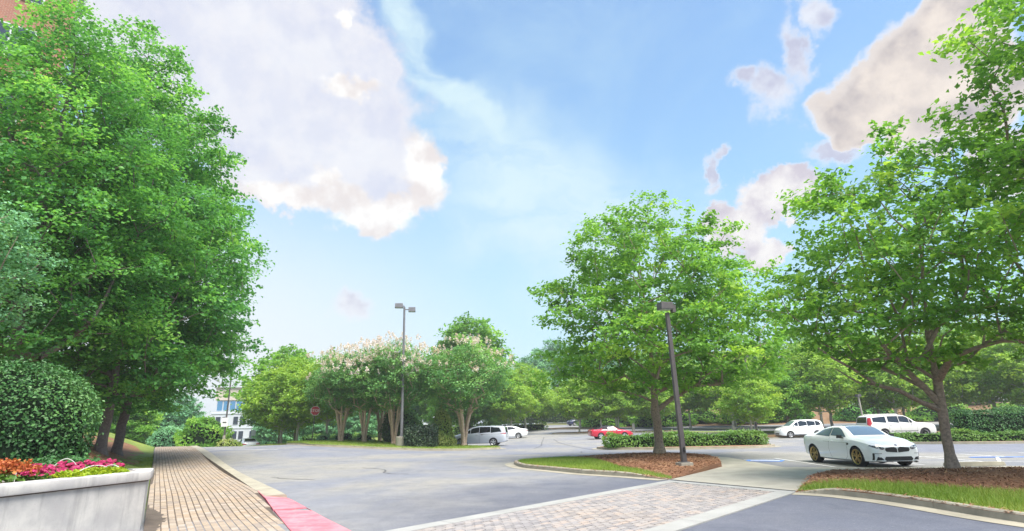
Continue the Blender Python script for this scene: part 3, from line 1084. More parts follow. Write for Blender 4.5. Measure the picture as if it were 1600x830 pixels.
# kerb of the sidewalk (walk on its left when coming towards the camera's right)
kl = [(-0.6 * y + 3.45, y) for y in np.arange(15.3, 52.1, 0.6)]
kw = 0.515
for i, ch in enumerate(chunks(kl, 3.0)):
    V, F = [], []
    for p in ch:
        q = (p[0] - 0.8575 * kw, p[1] - 0.5145 * kw)
        V += [(p[0] + 0.02, p[1], H(*p) - 0.05), (p[0], p[1], rl(*p) - 0.028), (p[0] - 0.03, p[1] - 0.02, rl(*p) - 0.002), (q[0], q[1], rl(*p) - 0.002), (q[0], q[1], H(*p) - 0.05)]
    for k in range(len(ch) - 1):
        for m_ in range(4):
            F.append((k * 5 + m_, k * 5 + m_ + 1, k * 5 + 6 + m_, k * 5 + 5 + m_))
    F += [(0, 1, 2, 3, 4), tuple(len(V) - 5 + k for k in (4, 3, 2, 1, 0))]
    MB().add([(v[0] - (0 if j >= 5 else 0.0), v[1] + (0.006 if j < 5 else 0), v[2]) for j, v in enumerate(V)], F).build('kerb_stone', M['kerb'], sidewalk)

def pinkz(x, y):
    d = (x + 0.6 * y - 3.45)
    return rl(x, y) * (1.0 if d < -0.25 else 0.25) + 0.006


for poly in ([(-6.83, 16.15), (-5.98, 14.62), (-5.12, 12.98), (-4.55, 13.35), (-5.78, 15.35)],
             [(-5.78, 15.35), (-4.55, 13.35), (-4.28, 12.9), (-5.45, 14.87)],
             [(-4.28, 12.9), (-5.10, 12.95), (-4.55, 11.9), (-3.7, 11.9)], [(-3.7, 11.9), (-4.55, 11.9), (-4.0, 10.82), (-3.1, 10.9)],
             [(-3.1, 10.9), (-4.0, 10.82), (-3.2, 9.3), (-2.3, 9.55)]):
    slab('red_kerb_slab', poly, lambda x, y: pinkz(x, y), M['pinkpaint'], sidewalk, 0.008, 0.12)

# --- planter
PF = [(-7.75, 5.2), (-6.52, 10.86), (-7.05, 11.82), (-8.15, 11.55), (-9.55, 5.2)]
planter = empty('planter', (-7.5, 8.9, 0), 0, 'long white cast-stone planter with thick rounded coping beside the brick sidewalk', 'planter')


def ring(poly, d):
    return offset(poly, d, closed=True)


def wall_ring(outer, inner, z0, z1, name, mat, bevel=0.0, zin0=None):
    n = len(outer)
    V = [(p[0], p[1], z0) for p in outer] + [(p[0], p[1], z1) for p in outer] + [(p[0], p[1], z1) for p in inner] + [(p[0], p[1], z0) for p in inner]
    F = []
    for i in range(n):
        j = (i + 1) % n
        F += [(i, j, n + j, n + i), (n + i, n + j, 2 * n + j, 2 * n + i), (2 * n + i, 2 * n + j, 3 * n + j, 3 * n + i), (3 * n + i, 3 * n + j, j, i)]
    o = MB().add([(a + 7.5, b - 8.9, c) for a, b, c in V], F).build(name, mat, planter, smooth=bevel > 0, bevel=bevel)
    return o


PFi = ring(PF, 0.07)
wall_ring(PFi, ring(PF, 0.30), -0.05, 0.815, 'wall', M['stone'])
wall_ring(ring(PF, 0.045), ring(PF, 0.33), 0.812, 0.83, 'shadow_joint', M['joint'])
wall_ring(PF, ring(PF, 0.36), 0.828, 0.985, 'coping', M['stone'], bevel=0.035)
so = sheet('soil', ring(PF, 0.31), lambda x, y: 0.935 + 0.02 * math.sin(x * 9) * math.cos(y * 7), M['soil'], 0.25, parent=planter)
so.location = (7.5, -8.9, 0)
MB().box((-7.30 + 7.5, 11.30 - 8.9, 0.99), (0.22, 0.16, 0.012), 1.0).build('drain_cover', M['plate'], planter)

# --- lawn and mulch bank left of the sidewalk
LP = [(-0.6 * 12.2 - 0.02, 12.2), (-0.6 * 51 - 0.02, 51), (-48, 51), (-48, 12.2)]


def z3(x, y):
    d = (-0.6 * y - x) * 0.8575
    return hz(x, y) + 0.115 + 1.25 * ss(0.4, 3.6, d) * (0.75 + 0.25 * np.sin(np.asarray(y) * 0.3))


bank = sheet('lawn', LP, z3, M['grass_soil'], 1.0, skirt=0.4)
LM = [(-0.6 * y - 0.85 - 0.25 * math.sin(y * 0.8), y) for y in np.arange(15, 44, 1.0)] + [(-0.6 * y - 9, y) for y in np.arange(44, 14, -3.0)]
LM = LM + [(-16.0, 13.0), (-10.4, 13.0)]
sheet('mulch_bed', LM, lambda x, y: z3(x, y) + 0.02, M['mulch'], 0.9, parent=bank)
strip_poly = [(-0.6 * y - 0.03, y) for y in np.arange(12.4, 34, 1.0)] + [(-0.6 * y - 0.95, y) for y in np.arange(34, 12, -1.0)]
o = blades('grass', strip_poly, z3, 650, (0.03, 0.08), seed=12)
tag(o, 'mown grass strip along the left edge of the brick sidewalk', 'grass')
o = blades('mulch_chips', [p for p in LM if p[1] < 32], lambda x, y: z3(x, y) + 0.02, 60, (0.06, 0.16), 0.02, 'chip', 16, flat=True)
tag(o, 'brown mulch below the row of trees on the left', 'mulch')

# --- island with the crape myrtles
I3 = curve_pts([(-17.6, 49.5), (-15.5, 46.6), (-12.0, 45.6), (-8.0, 45.0), (-4.0, 44.8), (-1.6, 45.6), (-1.2, 46.6), (-2.0, 48.0), (-4.0, 50.2), (-8.0, 58.0), (-14.0, 66.0), (-20.0, 64.0), (-20.5, 54.0)], 0.8, closed=True)


def z4(x, y):
    return hz(x, y) + 0.12 + 0.10 * np.exp(-((np.asarray(y, float) - 53) / 5) ** 2)


isl3 = sheet('planted_island', I3, z4, M['grass_soil'], 1.0, skirt=0.3)
kerb(I3 + [I3[0]], isl3, piece=4.0)
V, F = strip(offset(I3 + [I3[0]], -0.45), 0.45, lambda x, y: H(x, y) + 0.015)
np_mesh('gutter', V, F, M['gutter'], isl3)
o = blades('grass', [p for p in I3 if p[1] < 60], z4, 120, (0.05, 0.12), 0.03, seed=21)
tag(o, 'grass of the crape myrtle island', 'grass')

# --- island with the low clipped hedge
I4 = curve_pts([(5.6, 42.0), (6.2, 40.0), (8.5, 38.6), (11.5, 37.8), (14.2, 37.6), (16.2, 38.4), (16.9, 39.8), (16.2, 41.2), (13.0, 42.4), (9.0, 43.4), (6.6, 43.4)], 0.6, closed=True)


def z5(x, y):
    return hz(x, y) + 0.125


isl4 = sheet('hedge_island', I4, z5, M['mulch'], 0.9, skirt=0.3)
kerb(I4 + [I4[0]], isl4, piece=3.5)
V, F = strip(offset(I4 + [I4[0]], -0.4), 0.4, lambda x, y: H(x, y) + 0.012)
np_mesh('gutter', V, F, M['gutter'], isl4)

# --- island on the right with hedge and low shrubs
I5 = curve_pts([(22.6, 40.0), (24.5, 38.3), (28.0, 36.0), (34.0, 35.0), (48.0, 34.6), (48.0, 39.6), (36.0, 40.4), (30.0, 41.5), (25.0, 42.2), (23.0, 41.6)], 0.8, closed=True)
isl5 = sheet('shrub_island', I5, z5, M['straw'], 1.0, skirt=0.3)
kerb(I5 + [I5[0]], isl5, piece=4.0)

# --- small islands in the far lot
def small_island(name, pts, mat='straw'):
    q = curve_pts(pts, 0.8, closed=True)
    o = sheet(name, q, lambda x, y: hz(x, y) + 0.13 + 0.12 * math.exp(-((x - np.mean([p[0] for p in pts])) ** 2 + (y - np.mean([p[1] for p in pts])) ** 2) / 6), M[mat], 1.0, skirt=0.4)
    kerb(q + [q[0]], o, piece=5.0, width=0.2)
    return o


small_island('far_lot_island', [(4.8, 79), (5.8, 77.6), (10, 77.2), (20, 77), (20, 79.5), (10, 80), (5.6, 80.4)])
small_island('far_lot_island', [(5.2, 96), (6.4, 94.6), (13, 94.4), (13, 97), (6.2, 97.6)])
small_island('far_lot_island', [(21, 60), (22.5, 58), (27, 57), (33, 58), (33, 60), (27, 62), (22, 62)])
small_island('far_lot_island', [(20.5, 73), (30, 66), (34, 63), (36, 64), (31, 69), (22, 75)], 'grass_soil')
small_island('far_lot_island', [(36, 62), (44, 60), (64, 58), (64, 60), (44, 62.4), (37, 64)])
small_island('far_lot_island', [(-9, 76), (-4, 74), (-1.8, 75), (-2.6, 77.5), (-8, 79)])

# --- pine-straw bank behind the lots
def z6(x, y):
    return hz(x, y) + 2.4 * ss(0, 18, np.asarray(y, float) - (97 - 0.10 * np.asarray(x, float))) * ss(15, 32, x) - 0.02


sheet('embankment', [(16, 96.5), (20, 95.3), (60, 91.2), (110, 86), (140, 84), (140, 150), (16, 150)], z6, M['straw'], 3.0)
# --- far lawns either side of the road beyond the crest
def z7(x, y):
    return hz(x, y) + 0.13


sheet('far_lawn', [(-21.5, 52), (-20.5, 66), (-14, 67.5), (-4, 80), (-4, 117), (-60, 117), (-38, 75), (-27, 55)], lambda x, y: z7(x, y) + 1.2 * ss(3, 14, x + 0.72 * y + 14.0 - 0.0) * 0, M['grass_soil'], 2.0, skirt=0.5)
sheet('far_lawn', [(-31, 51.5), (-42, 66), (-53, 84), (-70, 116), (-90, 116), (-90, 51.5)], z7, M['grass_soil'], 2.0, skirt=0.5)

# --- painted bay markings
def mark(name, a, b, w, mat, z=0.008):
    d = np.array(b) - np.array(a)
    L = np.linalg.norm(d)
    n = np.array([-d[1], d[0]]) / L * w / 2
    q = [np.array(a) + n, np.array(a) - n, np.array(b) - n, np.array(b) + n]
    np_mesh(name, [(p[0], p[1], H(*p) + z) for p in q], [(0, 1, 2, 3)], M[mat], lot)


for x in (11.35, 14.2, 17.0, 19.6, 22.2):
    mark('bay_line', (x + 0.1, 27.0), (x - 0.25 if x < 12 else x, 21.3), 0.11, 'white_line')
for a, b in (((16.6, 25.6), (20.0, 25.0)), ((16.2, 22.4), (19.4, 21.5)), ((17.1, 21.6), (19.4, 24.6)), ((17.6, 21.2), (22, 20.9))):
    mark('bay_line', a, b, 0.11, 'white_line', 0.012)
mark('blue_bay_line', (18.3, 24.6), (23.5, 23.2), 0.32, 'blue_line', 0.016)
mark('blue_bay_line', (9.75, 25.9), (11.0, 25.1), 0.9, 'blue_line', 0.008)
mark('bay_symbol', (9.9, 25.75), (10.9, 25.2), 0.35, 'white_line', 0.012)
mark('bay_symbol', (9.9, 26.5), (11.1, 26.2), 0.2, 'white_line', 0.012)
for y in (46.5, 49.3, 52.1, 54.9, 57.7, 60.5, 63.3, 66.1, 68.9):
    mark('bay_line', (4.9, y), (9.6, y + 0.2), 0.14, 'white_line', 0.016)
for y in (48.0, 50.9, 53.8, 56.7, 59.6, 62.5, 65.4):
    mark('bay_line', (-1.0, y), (-5.6, y + 0.2), 0.12, 'white_line', 0.016)
for x in (18, 21, 24, 27, 30, 33, 36):
    mark('bay_line', (x, 47.5), (x + 0.4, 52.5), 0.12, 'white_line', 0.016)
mark('centre_line', (-21.5, 43.0), (-16.2, 41.0), 0.16, 'white_line', 0.016)

# ------------------------------------------------------------------ trees
def leaf_quads(C, N, size, r, aspect=0.72, droop=0.25):
    """kite-shaped leaf blades at points C with normals near N"""
    n = len(C)
    a = r.normal(0, 1, (n, 3))
    T = np.cross(a, N)
    T /= np.linalg.norm(T, axis=1)[:, None] + 1e-9
    B = np.cross(N, T)
    L = size * r.uniform(0.5, 1.35, n)[:, None]
    Wd = L * aspect * 0.5
    tip = C + T * L * 0.5 - N * L * droop * r.uniform(0, 1, (n, 1))
    bas = C - T * L * 0.5
    l = C - T * L * 0.05 + B * Wd + N * L * 0.10
    rr = C - T * L * 0.05 - B * Wd + N * L * 0.10
    V = np.stack([bas, rr, tip, l], 1).reshape(-1, 3)
    return V, np.arange(n * 4).reshape(n, 4)


def unit(v):
    return v / (np.linalg.norm(v, axis=-1, keepdims=True) + 1e-9)


def grow(seed, env, h_first, trunk, trunk_r, ncl, nleaf, leaf, cl=(0.7, 0.38), flat=True, tip_r=0.010, up=0.9,
         stems=1, stem_spread=0.0, mind=0.55, bark_sides=6, lean=(0, 0), inner=0.35, blooms=0):
    """returns (wood V, F), (leaf V, F, tint), (bloom V, F, tint)
    env: rows (height, radius_x, radius_y, centre_x, centre_y) of the crown outline; trunk: points of the main stem"""
    r = np.random.default_rng(seed)
    env = np.array(env, float)
    hs = env[:, 0]

    def E(h, k):
        return np.interp(h, hs, env[:, k])
    # clump centres inside the outline
    pts = []
    tries = 0
    wts = np.array([E(h, 1) * E(h, 2) for h in np.linspace(hs[0], hs[-1], 60)]) + 0.15
    wts /= wts.sum()
    hh = np.linspace(hs[0], hs[-1], 60)
    P = np.zeros((0, 3))
    md = mind
    while len(P) < ncl and tries < ncl * 60:
        tries += 1
        h = r.choice(hh, p=wts) + r.uniform(-0.1, 0.1)
        rho = r.uniform(0, 1) ** 0.5
        if r.uniform() > inner + (1 - inner) * rho ** 1.5:
            continue
        a = r.uniform(0, 2 * PI)
        lump = 1.0 + 0.16 * math.sin(3 * a + h * 1.7 + seed) + 0.10 * math.sin(5 * a - h * 2.6)
        q = np.array([E(h, 3) + math.cos(a) * rho * E(h, 1) * lump, E(h, 4) + math.sin(a) * rho * E(h, 2) * lump, h])
        if len(P) and np.min(np.sum((P - q) ** 2 * np.array([1, 1, 1.8]), 1)) < md * md:
            if tries % 40 == 0:
                md *= 0.985
            continue
        P = np.vstack([P, q])
    # skeleton
    nodes, par = [], []
    tr = [np.array(p, float) for p in trunk]
    heads = []
    for s_ in range(stems):
        prev = -1
        az_ = 2 * PI * s_ / max(stems, 1) + r.uniform(-.3, .3)
        for i in range(len(tr) - 1):
            m = max(2, int(np.linalg.norm(tr[i + 1] - tr[i]) / 0.4))
            for k in range(m + (1 if i == len(tr) - 2 else 0)):
                t = k / m
                p = tr[i] * (1 - t) + tr[i + 1] * t
                if stems > 1:
                    f = max(0.0, p[2] / tr[-1][2])
                    p = p + np.array([math.cos(az_), math.sin(az_), 0]) * (0.10 + stem_spread * f ** 1.6)
                p = p + np.array([r.normal(0, 0.02), r.normal(0, 0.02), 0]) * min(1, p[2])
                nodes.append(p)
                par.append(prev)
                prev = len(nodes) - 1
    n_tr = len(nodes)
    order = np.argsort([np.linalg.norm(q[:2] - np.interp(q[2], [p[2] for p in tr], [p[0] for p in tr])) + 0.25 * q[2] for q in P])
    tipn = []
    for i in order:
        q = P[i]
        A = np.array(nodes)
        d = q - A
        dist = np.linalg.norm(d, axis=1)
        hor = np.linalg.norm(d[:, :2], axis=1)
        steep = np.maximum(0, up * 0.45 * hor - d[:, 2])
        cost = dist + 1.1 * steep + np.where(A[:, 2] < h_first, 50, 0)
        j = int(np.argmin(cost))
        m = max(1, int(dist[j] / 0.55))
        prev = j
        a0 = nodes[j]
        for k in range(1, m + 1):
            t = k / m
            p = a0 * (1 - t) + q * t
            sag = math.sin(PI * t) * dist[j] * 0.07
            p = p + np.array([r.normal(0, 0.035), r.normal(0, 0.035), sag * 0.6]) * (1 if k < m else 0)
            nodes.append(p)
            par.append(prev)
            prev = len(nodes) - 1
        tipn.append(prev)
    A = np.array(nodes)
    par = np.array(par)
    cnt = np.zeros(len(A))
    for tn in tipn:
        cnt[tn] += 1
    for i in range(len(A) - 1, -1, -1):
        if par[i] >= 0:
            cnt[par[i]] += cnt[i]
    rad = tip_r * np.maximum(cnt, 0.6) ** 0.5
    # scale the stem to the wanted girth
    sc = trunk_r / max(rad[0], 1e-6)
    w = np.clip(rad / rad[0], 0, 1)
    rad = rad * (1 + (sc - 1) * w)
    for i in range(n_tr):
        if A[i, 2] < 0.5:
            rad[i] *= 1 + 0.55 * (1 - A[i, 2] / 0.5) ** 2
    e = [i for i in range(len(A)) if par[i] >= 0 and rad[i] > 0.004]
    e = np.array(e)
    a, b = A[par[e]], A[e]
    ra, rb = np.minimum(rad[par[e]], rad[e] * 1.35), rad[e]
    tr_e = e < n_tr
    ra[tr_e] = rad[par[e]][tr_e]
    dvec = unit(b - a)
    ref = np.where(np.abs(dvec[:, 2:3]) > 0.8, np.array([[1.0, 0, 0]]), np.array([[0, 0, 1.0]]))
    u = unit(np.cross(dvec, ref))
    v = np.cross(dvec, u)
    ns = bark_sides
    th = np.arange(ns) * 2 * PI / ns
    ringd = u[:, None, :] * np.cos(th)[None, :, None] + v[:, None, :] * np.sin(th)[None, :, None]
    V = np.concatenate([a[:, None, :] + ringd * ra[:, None, None], (b + dvec * rb[:, None] * 0.2)[:, None, :] + ringd * rb[:, None, None]], 1)
    q = np.array([[k, (k + 1) % ns, ns + (k + 1) % ns, ns + k] for k in range(ns)])
    F = (q[None] + 2 * ns * np.arange(len(e))[:, None, None]).reshape(-1, 4)
    wood = (V.reshape(-1, 3), F)
    # leaves: each clump is a spray of twigs
    n = len(P)
    ctint = r.normal(0.5, 0.21, n)
    K = 6
    axis = unit(P - np.array([E(P[:, 2], 3), E(P[:, 2], 4), P[:, 2] - 0.8]).T)
    dirs = r.normal(0, 1, (n, K, 3))
    dirs[:, :, 2] *= 0.45 if flat else 0.9
    dirs = unit(unit(dirs) + axis[:, None, :] * 0.55)
    per = max(1, nleaf // K)
    tpos = r.uniform(0.05, 1, (n, K, per)) ** 0.75
    size = cl[0] * r.uniform(0.75, 1.3, (n, 1, 1))
    pos = P[:, None, None, :] + dirs[:, :, None, :] * (tpos * size)[..., None]
    jit = r.normal(0, 1, pos.shape) * np.array([1, 1, 0.55 if flat else 1.0]) * cl[1] * 0.42
    pos = pos + jit
    pos[..., 2] -= 0.12 * tpos ** 2 * cl[0]
    pos = pos.reshape(-1, 3)
    nn = r.normal(0, 1, pos.shape) * 0.55 + np.array([0, 0, 1.0])
    nn = unit(nn + np.repeat(axis, K * per, 0) * 0.35)
    LV, LF = leaf_quads(pos, nn, leaf, r)
    lt = np.repeat(ctint, K * per) + r.normal(0, 0.13, len(pos))
    leaves = (LV, LF, np.clip(lt, 0, 1))
    bl = None
    if blooms:
        hi = P[:, 2] + 0.6 * np.linalg.norm(P[:, :2], axis=1)
        sel = np.argsort(hi + r.normal(0, 1.1, n))[-blooms:]
        bp = []
        for s_ in sel:
            for _ in range(r.integers(2, 5)):
                c = P[s_] + np.array([r.normal(0, .45), r.normal(0, .45), cl[0] * 0.55 + r.uniform(0, .35)]) + axis[s_] * 0.35
                k = 26
                t = r.uniform(0, 1, k)
                d = unit(np.array([r.normal(0, .35), r.normal(0, .35), 1.0]))
                bp.append(c + d * (t[:, None] * 0.42) + r.normal(0, 1, (k, 3)) * (0.10 * (1.1 - t))[:, None])
        bp = np.concatenate(bp)
        BV, BF = leaf_quads(bp, unit(r.normal(0, 1, bp.shape)), 0.12, r, 0.9, 0)
        bl = (BV, BF, r.uniform(0, 1, len(bp)))
    return wood, leaves, bl


def make_tree(name, loc, label, g, bark, leafm, bloom=None, group=None, cat='tree', rz=0.0):
    t = empty(name, loc, rz, label, cat, group)
    wood, lv, bl = g
    np_mesh('trunk', wood[0], wood[1], M[bark], t, smooth=True)
    np_mesh('crown', lv[0], lv[1], M[leafm], t, tint=lv[2])
    if bl is not None and bloom:
        np_mesh('blossom', bl[0], bl[1], M[bloom], t, tint=bl[2])
    return t


def copy_tree(src, loc, rz, sc, label, group=None):
    o = src.copy()
    link(o)
    o.location = loc
    o.rotation_euler = (0, 0, rz)
    o.scale = sc if hasattr(sc, '__len__') else (sc, sc, sc)
    o['label'] = label
    if group:
        o['group'] = group
    for ch in src.children:
        c = ch.copy()
        link(c)
        c.parent = o
    return o


# middle tree
env = [(2.6, 1.2, 1.2, 0.4, 0), (3.3, 4.6, 4.2, .7, 0), (4.6, 5.5, 5.0, .8, 0), (6.2, 5.4, 4.9, .7, 0), (7.8, 4.9, 4.5, .6, 0), (9.4, 4.2, 4.0, .4, 0),
       (10.8, 3.1, 3.0, .1, 0), (11.7, 2.0, 2.0, 0, 0), (12.3, 0.8, 0.8, 0, 0)]
g = grow(11, env, 1.7, [(0, 0, -0.1), (0.02, 0, 1.0), (-.02, 0, 1.9), (0.0, 0.05, 4.5), (-.1, 0, 7.5), (-.25, 0, 10.3)], 0.21, 320, 144, 0.20, (0.85, 0.38), mind=1.0)
make_tree('maple_tree', (6.62, 28.0, z1(6.62, 28.0) - 0.02), 'broad rounded green tree in the mulched island behind the near lamp post', g, 'bark', 'leaf_maple')

# right tree
env = [(2.6, 1.0, 1.0, 0, 0), (3.1, 3.0, 3.0, .2, 0), (4.0, 3.9, 3.8, .4, 0), (5.4, 4.0, 4.0, .6, 0), (6.8, 3.5, 3.5, .7, 0), (8.0, 2.6, 2.6, 0.4, 0), (9.0, 1.4, 1.4, .1, 0), (9.6, 0.5, 0.5, 0, 0)]
g = grow(23, env, 1.45, [(0, 0, -0.1), (0.0, 0, 0.9), (.06, 0, 1.9), (.14, 0.05, 3.6), (0.4, 0, 5.6), (0.5, 0, 8.0)], 0.12, 215, 144, 0.165, (0.72, 0.30), mind=0.85, up=1.1)
rt = make_tree('maple_tree', (11.55, 16.2, z2(11.55, 16.2) - 0.02), 'green maple in the mulch of the right island, its lowest limb reaching left', g, 'bark', 'leaf_maple')
mb = MB()
mb.tube([(0.0, 0, 1.55), (-.45, 0.0, 1.75), (-1.0, 0.05, 2.1), (-1.6, 0.0, 2.25), (-2.2, -.05, 2.7), (-2.7, -.05, 3.0), (-3.1, 0, 3.35)], [.085, .065, .055, .048, .04, .03, .018], 8)
mb.tube([(-1.6, 0.0, 2.25), (-2.0, .2, 2.35), (-2.5, .3, 2.75)], [.03, .024, .014], 6)
mb.tube([(0.02, 0, 1.7), (-.3, .05, 2.2), (-.75, .1, 2.75), (-1.3, .1, 3.6)], [.10, .085, .07, .04], 8)
mb.build('limb', M['bark'], rt, smooth=True)

# branch of a nearer tree reaching in from the right edge
env = [(6.4, 1.4, 1.4, 0, 0), (7.2, 3.0, 3.0, 0, 0), (8.0, 3.6, 3.6, 0, 0), (9.5, 3.4, 3.4, 0, 0), (11.2, 2.4, 2.4, 0, 0), (12.6, 1.2, 1.2, 0, 0), (13.4, .4, .4, 0, 0)]
g = grow(31, env, 4.0, [(0, 0, -0.1), (0, 0, 2), (0, 0, 5), (0, 0, 11)], 0.2, 170, 144, 0.165, (0.72, 0.32), mind=0.72)
make_tree('maple_tree', (14.5, 11.5, z2(14.5, 11.5)), 'nearest tree at the right edge, only its leafy branches showing at the top', g, 'bark', 'leaf_maple')

# the tall trees on the left
env = [(2.0, 1.4, 1.6, 0, 0), (2.8, 3.2, 3.6, 0, 0), (4.4, 4.5, 4.8, .1, 0), (6.5, 4.9, 5.2, .1, 0), (9.5, 4.9, 5.2, 0, 0), (12.5, 4.4, 4.6, -.1, 0), (15.5, 3.5, 3.6, -.3, 0), (18.5, 2.2, 2.3, -.6, 0), (20.6, 1.2, 1.2, -.8, 0), (22, .4, .4, -.9, 0)]
g = grow(41, env, 2.4, [(0, 0, -0.2), (0.1, 0, 1.5), (0.15, 0, 3), (0.1, 0, 8), (-.2, 0, 14), (-.6, 0, 20)], 0.21, 540, 156, 0.20, (0.95, 0.44), mind=0.95)
make_tree('street_tree', (-18.4, 26.6, z3(-18.4, 26.6) - 0.1), 'tall dense green tree beside the sidewalk, front one of the two close trunks', g, 'bark_dark', 'leaf_deep')
env2 = [(2.2, 1.4, 1.6, 0.2, 0), (3.2, 3.6, 3.8, .2, 0), (5, 4.6, 4.8, .1, 0), (9, 4.9, 5.2, 0, 0), (12.5, 4.5, 4.8, -.2, 0), (16, 3.7, 3.7, -.4, 0), (20, 1.6, 1.6, -.7, 0), (22, .4, .4, -.8, 0)]
g = grow(43, env2, 2.6, [(0, 0, -0.2), (0.1, 0, 1.5), (0.25, 0, 3), (0.2, 0, 8), (0, 0, 13), (0, 0, 18)], 0.22, 480, 150, 0.21, (1.05, 0.5), mind=1.05)
make_tree('street_tree', (-20.6, 31.0, z3(-20.6, 31.0) - 0.1), 'tall green tree on the left, rear one of the two close trunks', g, 'bark_dark', 'leaf_deep')
env = [(3.4, 1.6, 1.6, 0, 0), (4.6, 3.4, 3.4, 0, 0), (7, 4.0, 4.0, 0, 0), (10, 4.0, 4.2, 0, 0), (13, 3.4, 3.6, 0, 0), (15.5, 2.4, 2.4, -.3, 0), (17.4, 1.2, 1.2, -.5, 0), (18.4, .4, .4, -.6, 0)]
g = grow(47, env, 3.0, [(0, 0, -0.2), (0, 0, 2), (0.1, 0, 6), (0, 0, 11), (0, 0, 16)], 0.34, 400, 168, 0.165, (0.95, 0.46), mind=0.9)
make_tree('street_tree', (-17.9, 20.6, z3(-17.9, 20.6) - 0.1), 'tall tree at the far left in front of the brick building', g, 'bark_dark', 'leaf_deep')
# grey-green branches at the left edge
env = [(3.0, .8, .8, 0, 0), (3.8, 1.9, 1.9, 0, 0), (5.2, 2.2, 2.2, 0, 0), (6.6, 1.8, 1.8, 0, 0), (7.6, .6, .6, 0, 0)]
g = grow(53, env, 2.2, [(0, 0, -0.2), (0, 0, 2.5), (0, 0, 6.5)], 0.12, 150, 150, 0.10, (0.6, 0.36), mind=0.6)
make_tree('olive_tree', (-14.9, 13.6, z3(-14.9, 13.6) - 0.1), 'small grey-green tree at the left edge above the clipped holly', g, 'bark', 'leaf_blue')

# --- prototypes of the trees further back
def proto(name, g, bark, leafm, bloom=None):
    t = make_tree(name, (0, 0, 0), '', g, bark, leafm, bloom)
    return t


env = [(1.7, .7, .7, 0, 0), (2.3, 2.2, 2.2, 0, 0), (3.4, 2.9, 2.9, 0, 0), (4.8, 2.6, 2.6, 0, 0), (6.2, 1.7, 1.7, 0, 0), (7.2, .4, .4, 0, 0)]
P_LIME = [proto('young_maple', grow(s_, env, 1.2, [(0, 0, -0.1), (0.05, 0, 1.6), (0, 0, 5.6)], 0.11, 135, 120, 0.23, (0.80, 0.44), mind=0.75, bark_sides=5), bk, 'leaf_lime')
          for s_, bk in ((61, 'bark_pale'), (67, 'bark_pale'))]
P_MAPLE = [proto('shade_tree', grow(s_, env, 1.2, [(0, 0, -0.1), (0.05, 0, 1.6), (0, 0, 5.6)], 0.15, 135, 120, 0.23, (0.80, 0.44), mind=0.75, bark_sides=5), 'bark', 'leaf_maple')
           for s_ in (71,)]
envb = [(1.6, 1.5, 1.5, 0, 0), (3.2, 4.2, 4.2, 0, 0), (6, 5.4, 5.4, 0, 0), (9.5, 5.2, 5.2, 0, 0), (12.5, 4.2, 4.2, 0, 0), (15, 2.4, 2.4, 0, 0), (16.4, .6, .6, 0, 0)]
P_BLUE = [proto('woodland_tree', grow(73, envb, 2.0, [(0, 0, -0.1), (0.1, 0, 3), (0, 0, 14)], 0.3, 260, 120, 0.45, (1.4, 0.8), mind=1.3, bark_sides=5), 'bark_dark', 'leaf_blue')]
P_DEEP = [proto('woodland_tree', grow(79, envb, 2.0, [(0, 0, -0.1), (0.1, 0, 3), (0, 0, 14)], 0.3, 260, 120, 0.45, (1.4, 0.8), mind=1.3, bark_sides=5), 'bark_dark', 'leaf_maple')]
envm = [(3.0, 1.0, 1.0, 0, 0), (3.9, 2.2, 2.2, 0, 0), (5.2, 3.0, 3.0, 0, 0), (6.6, 3.1, 3.1, 0, 0), (7.8, 2.4, 2.4, 0, 0), (8.8, 1.0, 1.0, 0, 0)]
P_MYRT = [proto('crape_myrtle', grow(s_, envm, 1.7, [(0, 0, -0.1), (0, 0, 1.5), (0, 0, 3.2), (0, 0, 6.5)], 0.12, 190, 108, 0.19, (0.8, 0.46), mind=0.75, bark_sides=6,
                                     stems=5, stem_spread=1.5, blooms=nb), 'bark_myrtle', 'leaf_myrtle', bm_)
          for s_, nb, bm_ in ((83, 34, 'bloom'), (89, 75, 'bloom_pink'))]
PROTOS = P_LIME + P_MAPLE + P_BLUE + P_DEEP + P_MYRT


def put(p, x, y, sc, label, group, rz=None):
    zs = 0.1
    return copy_tree(p, (x, y, H(x, y) + zs), rnd.uniform(0, 6.28) if rz is None else rz, sc, label, group)


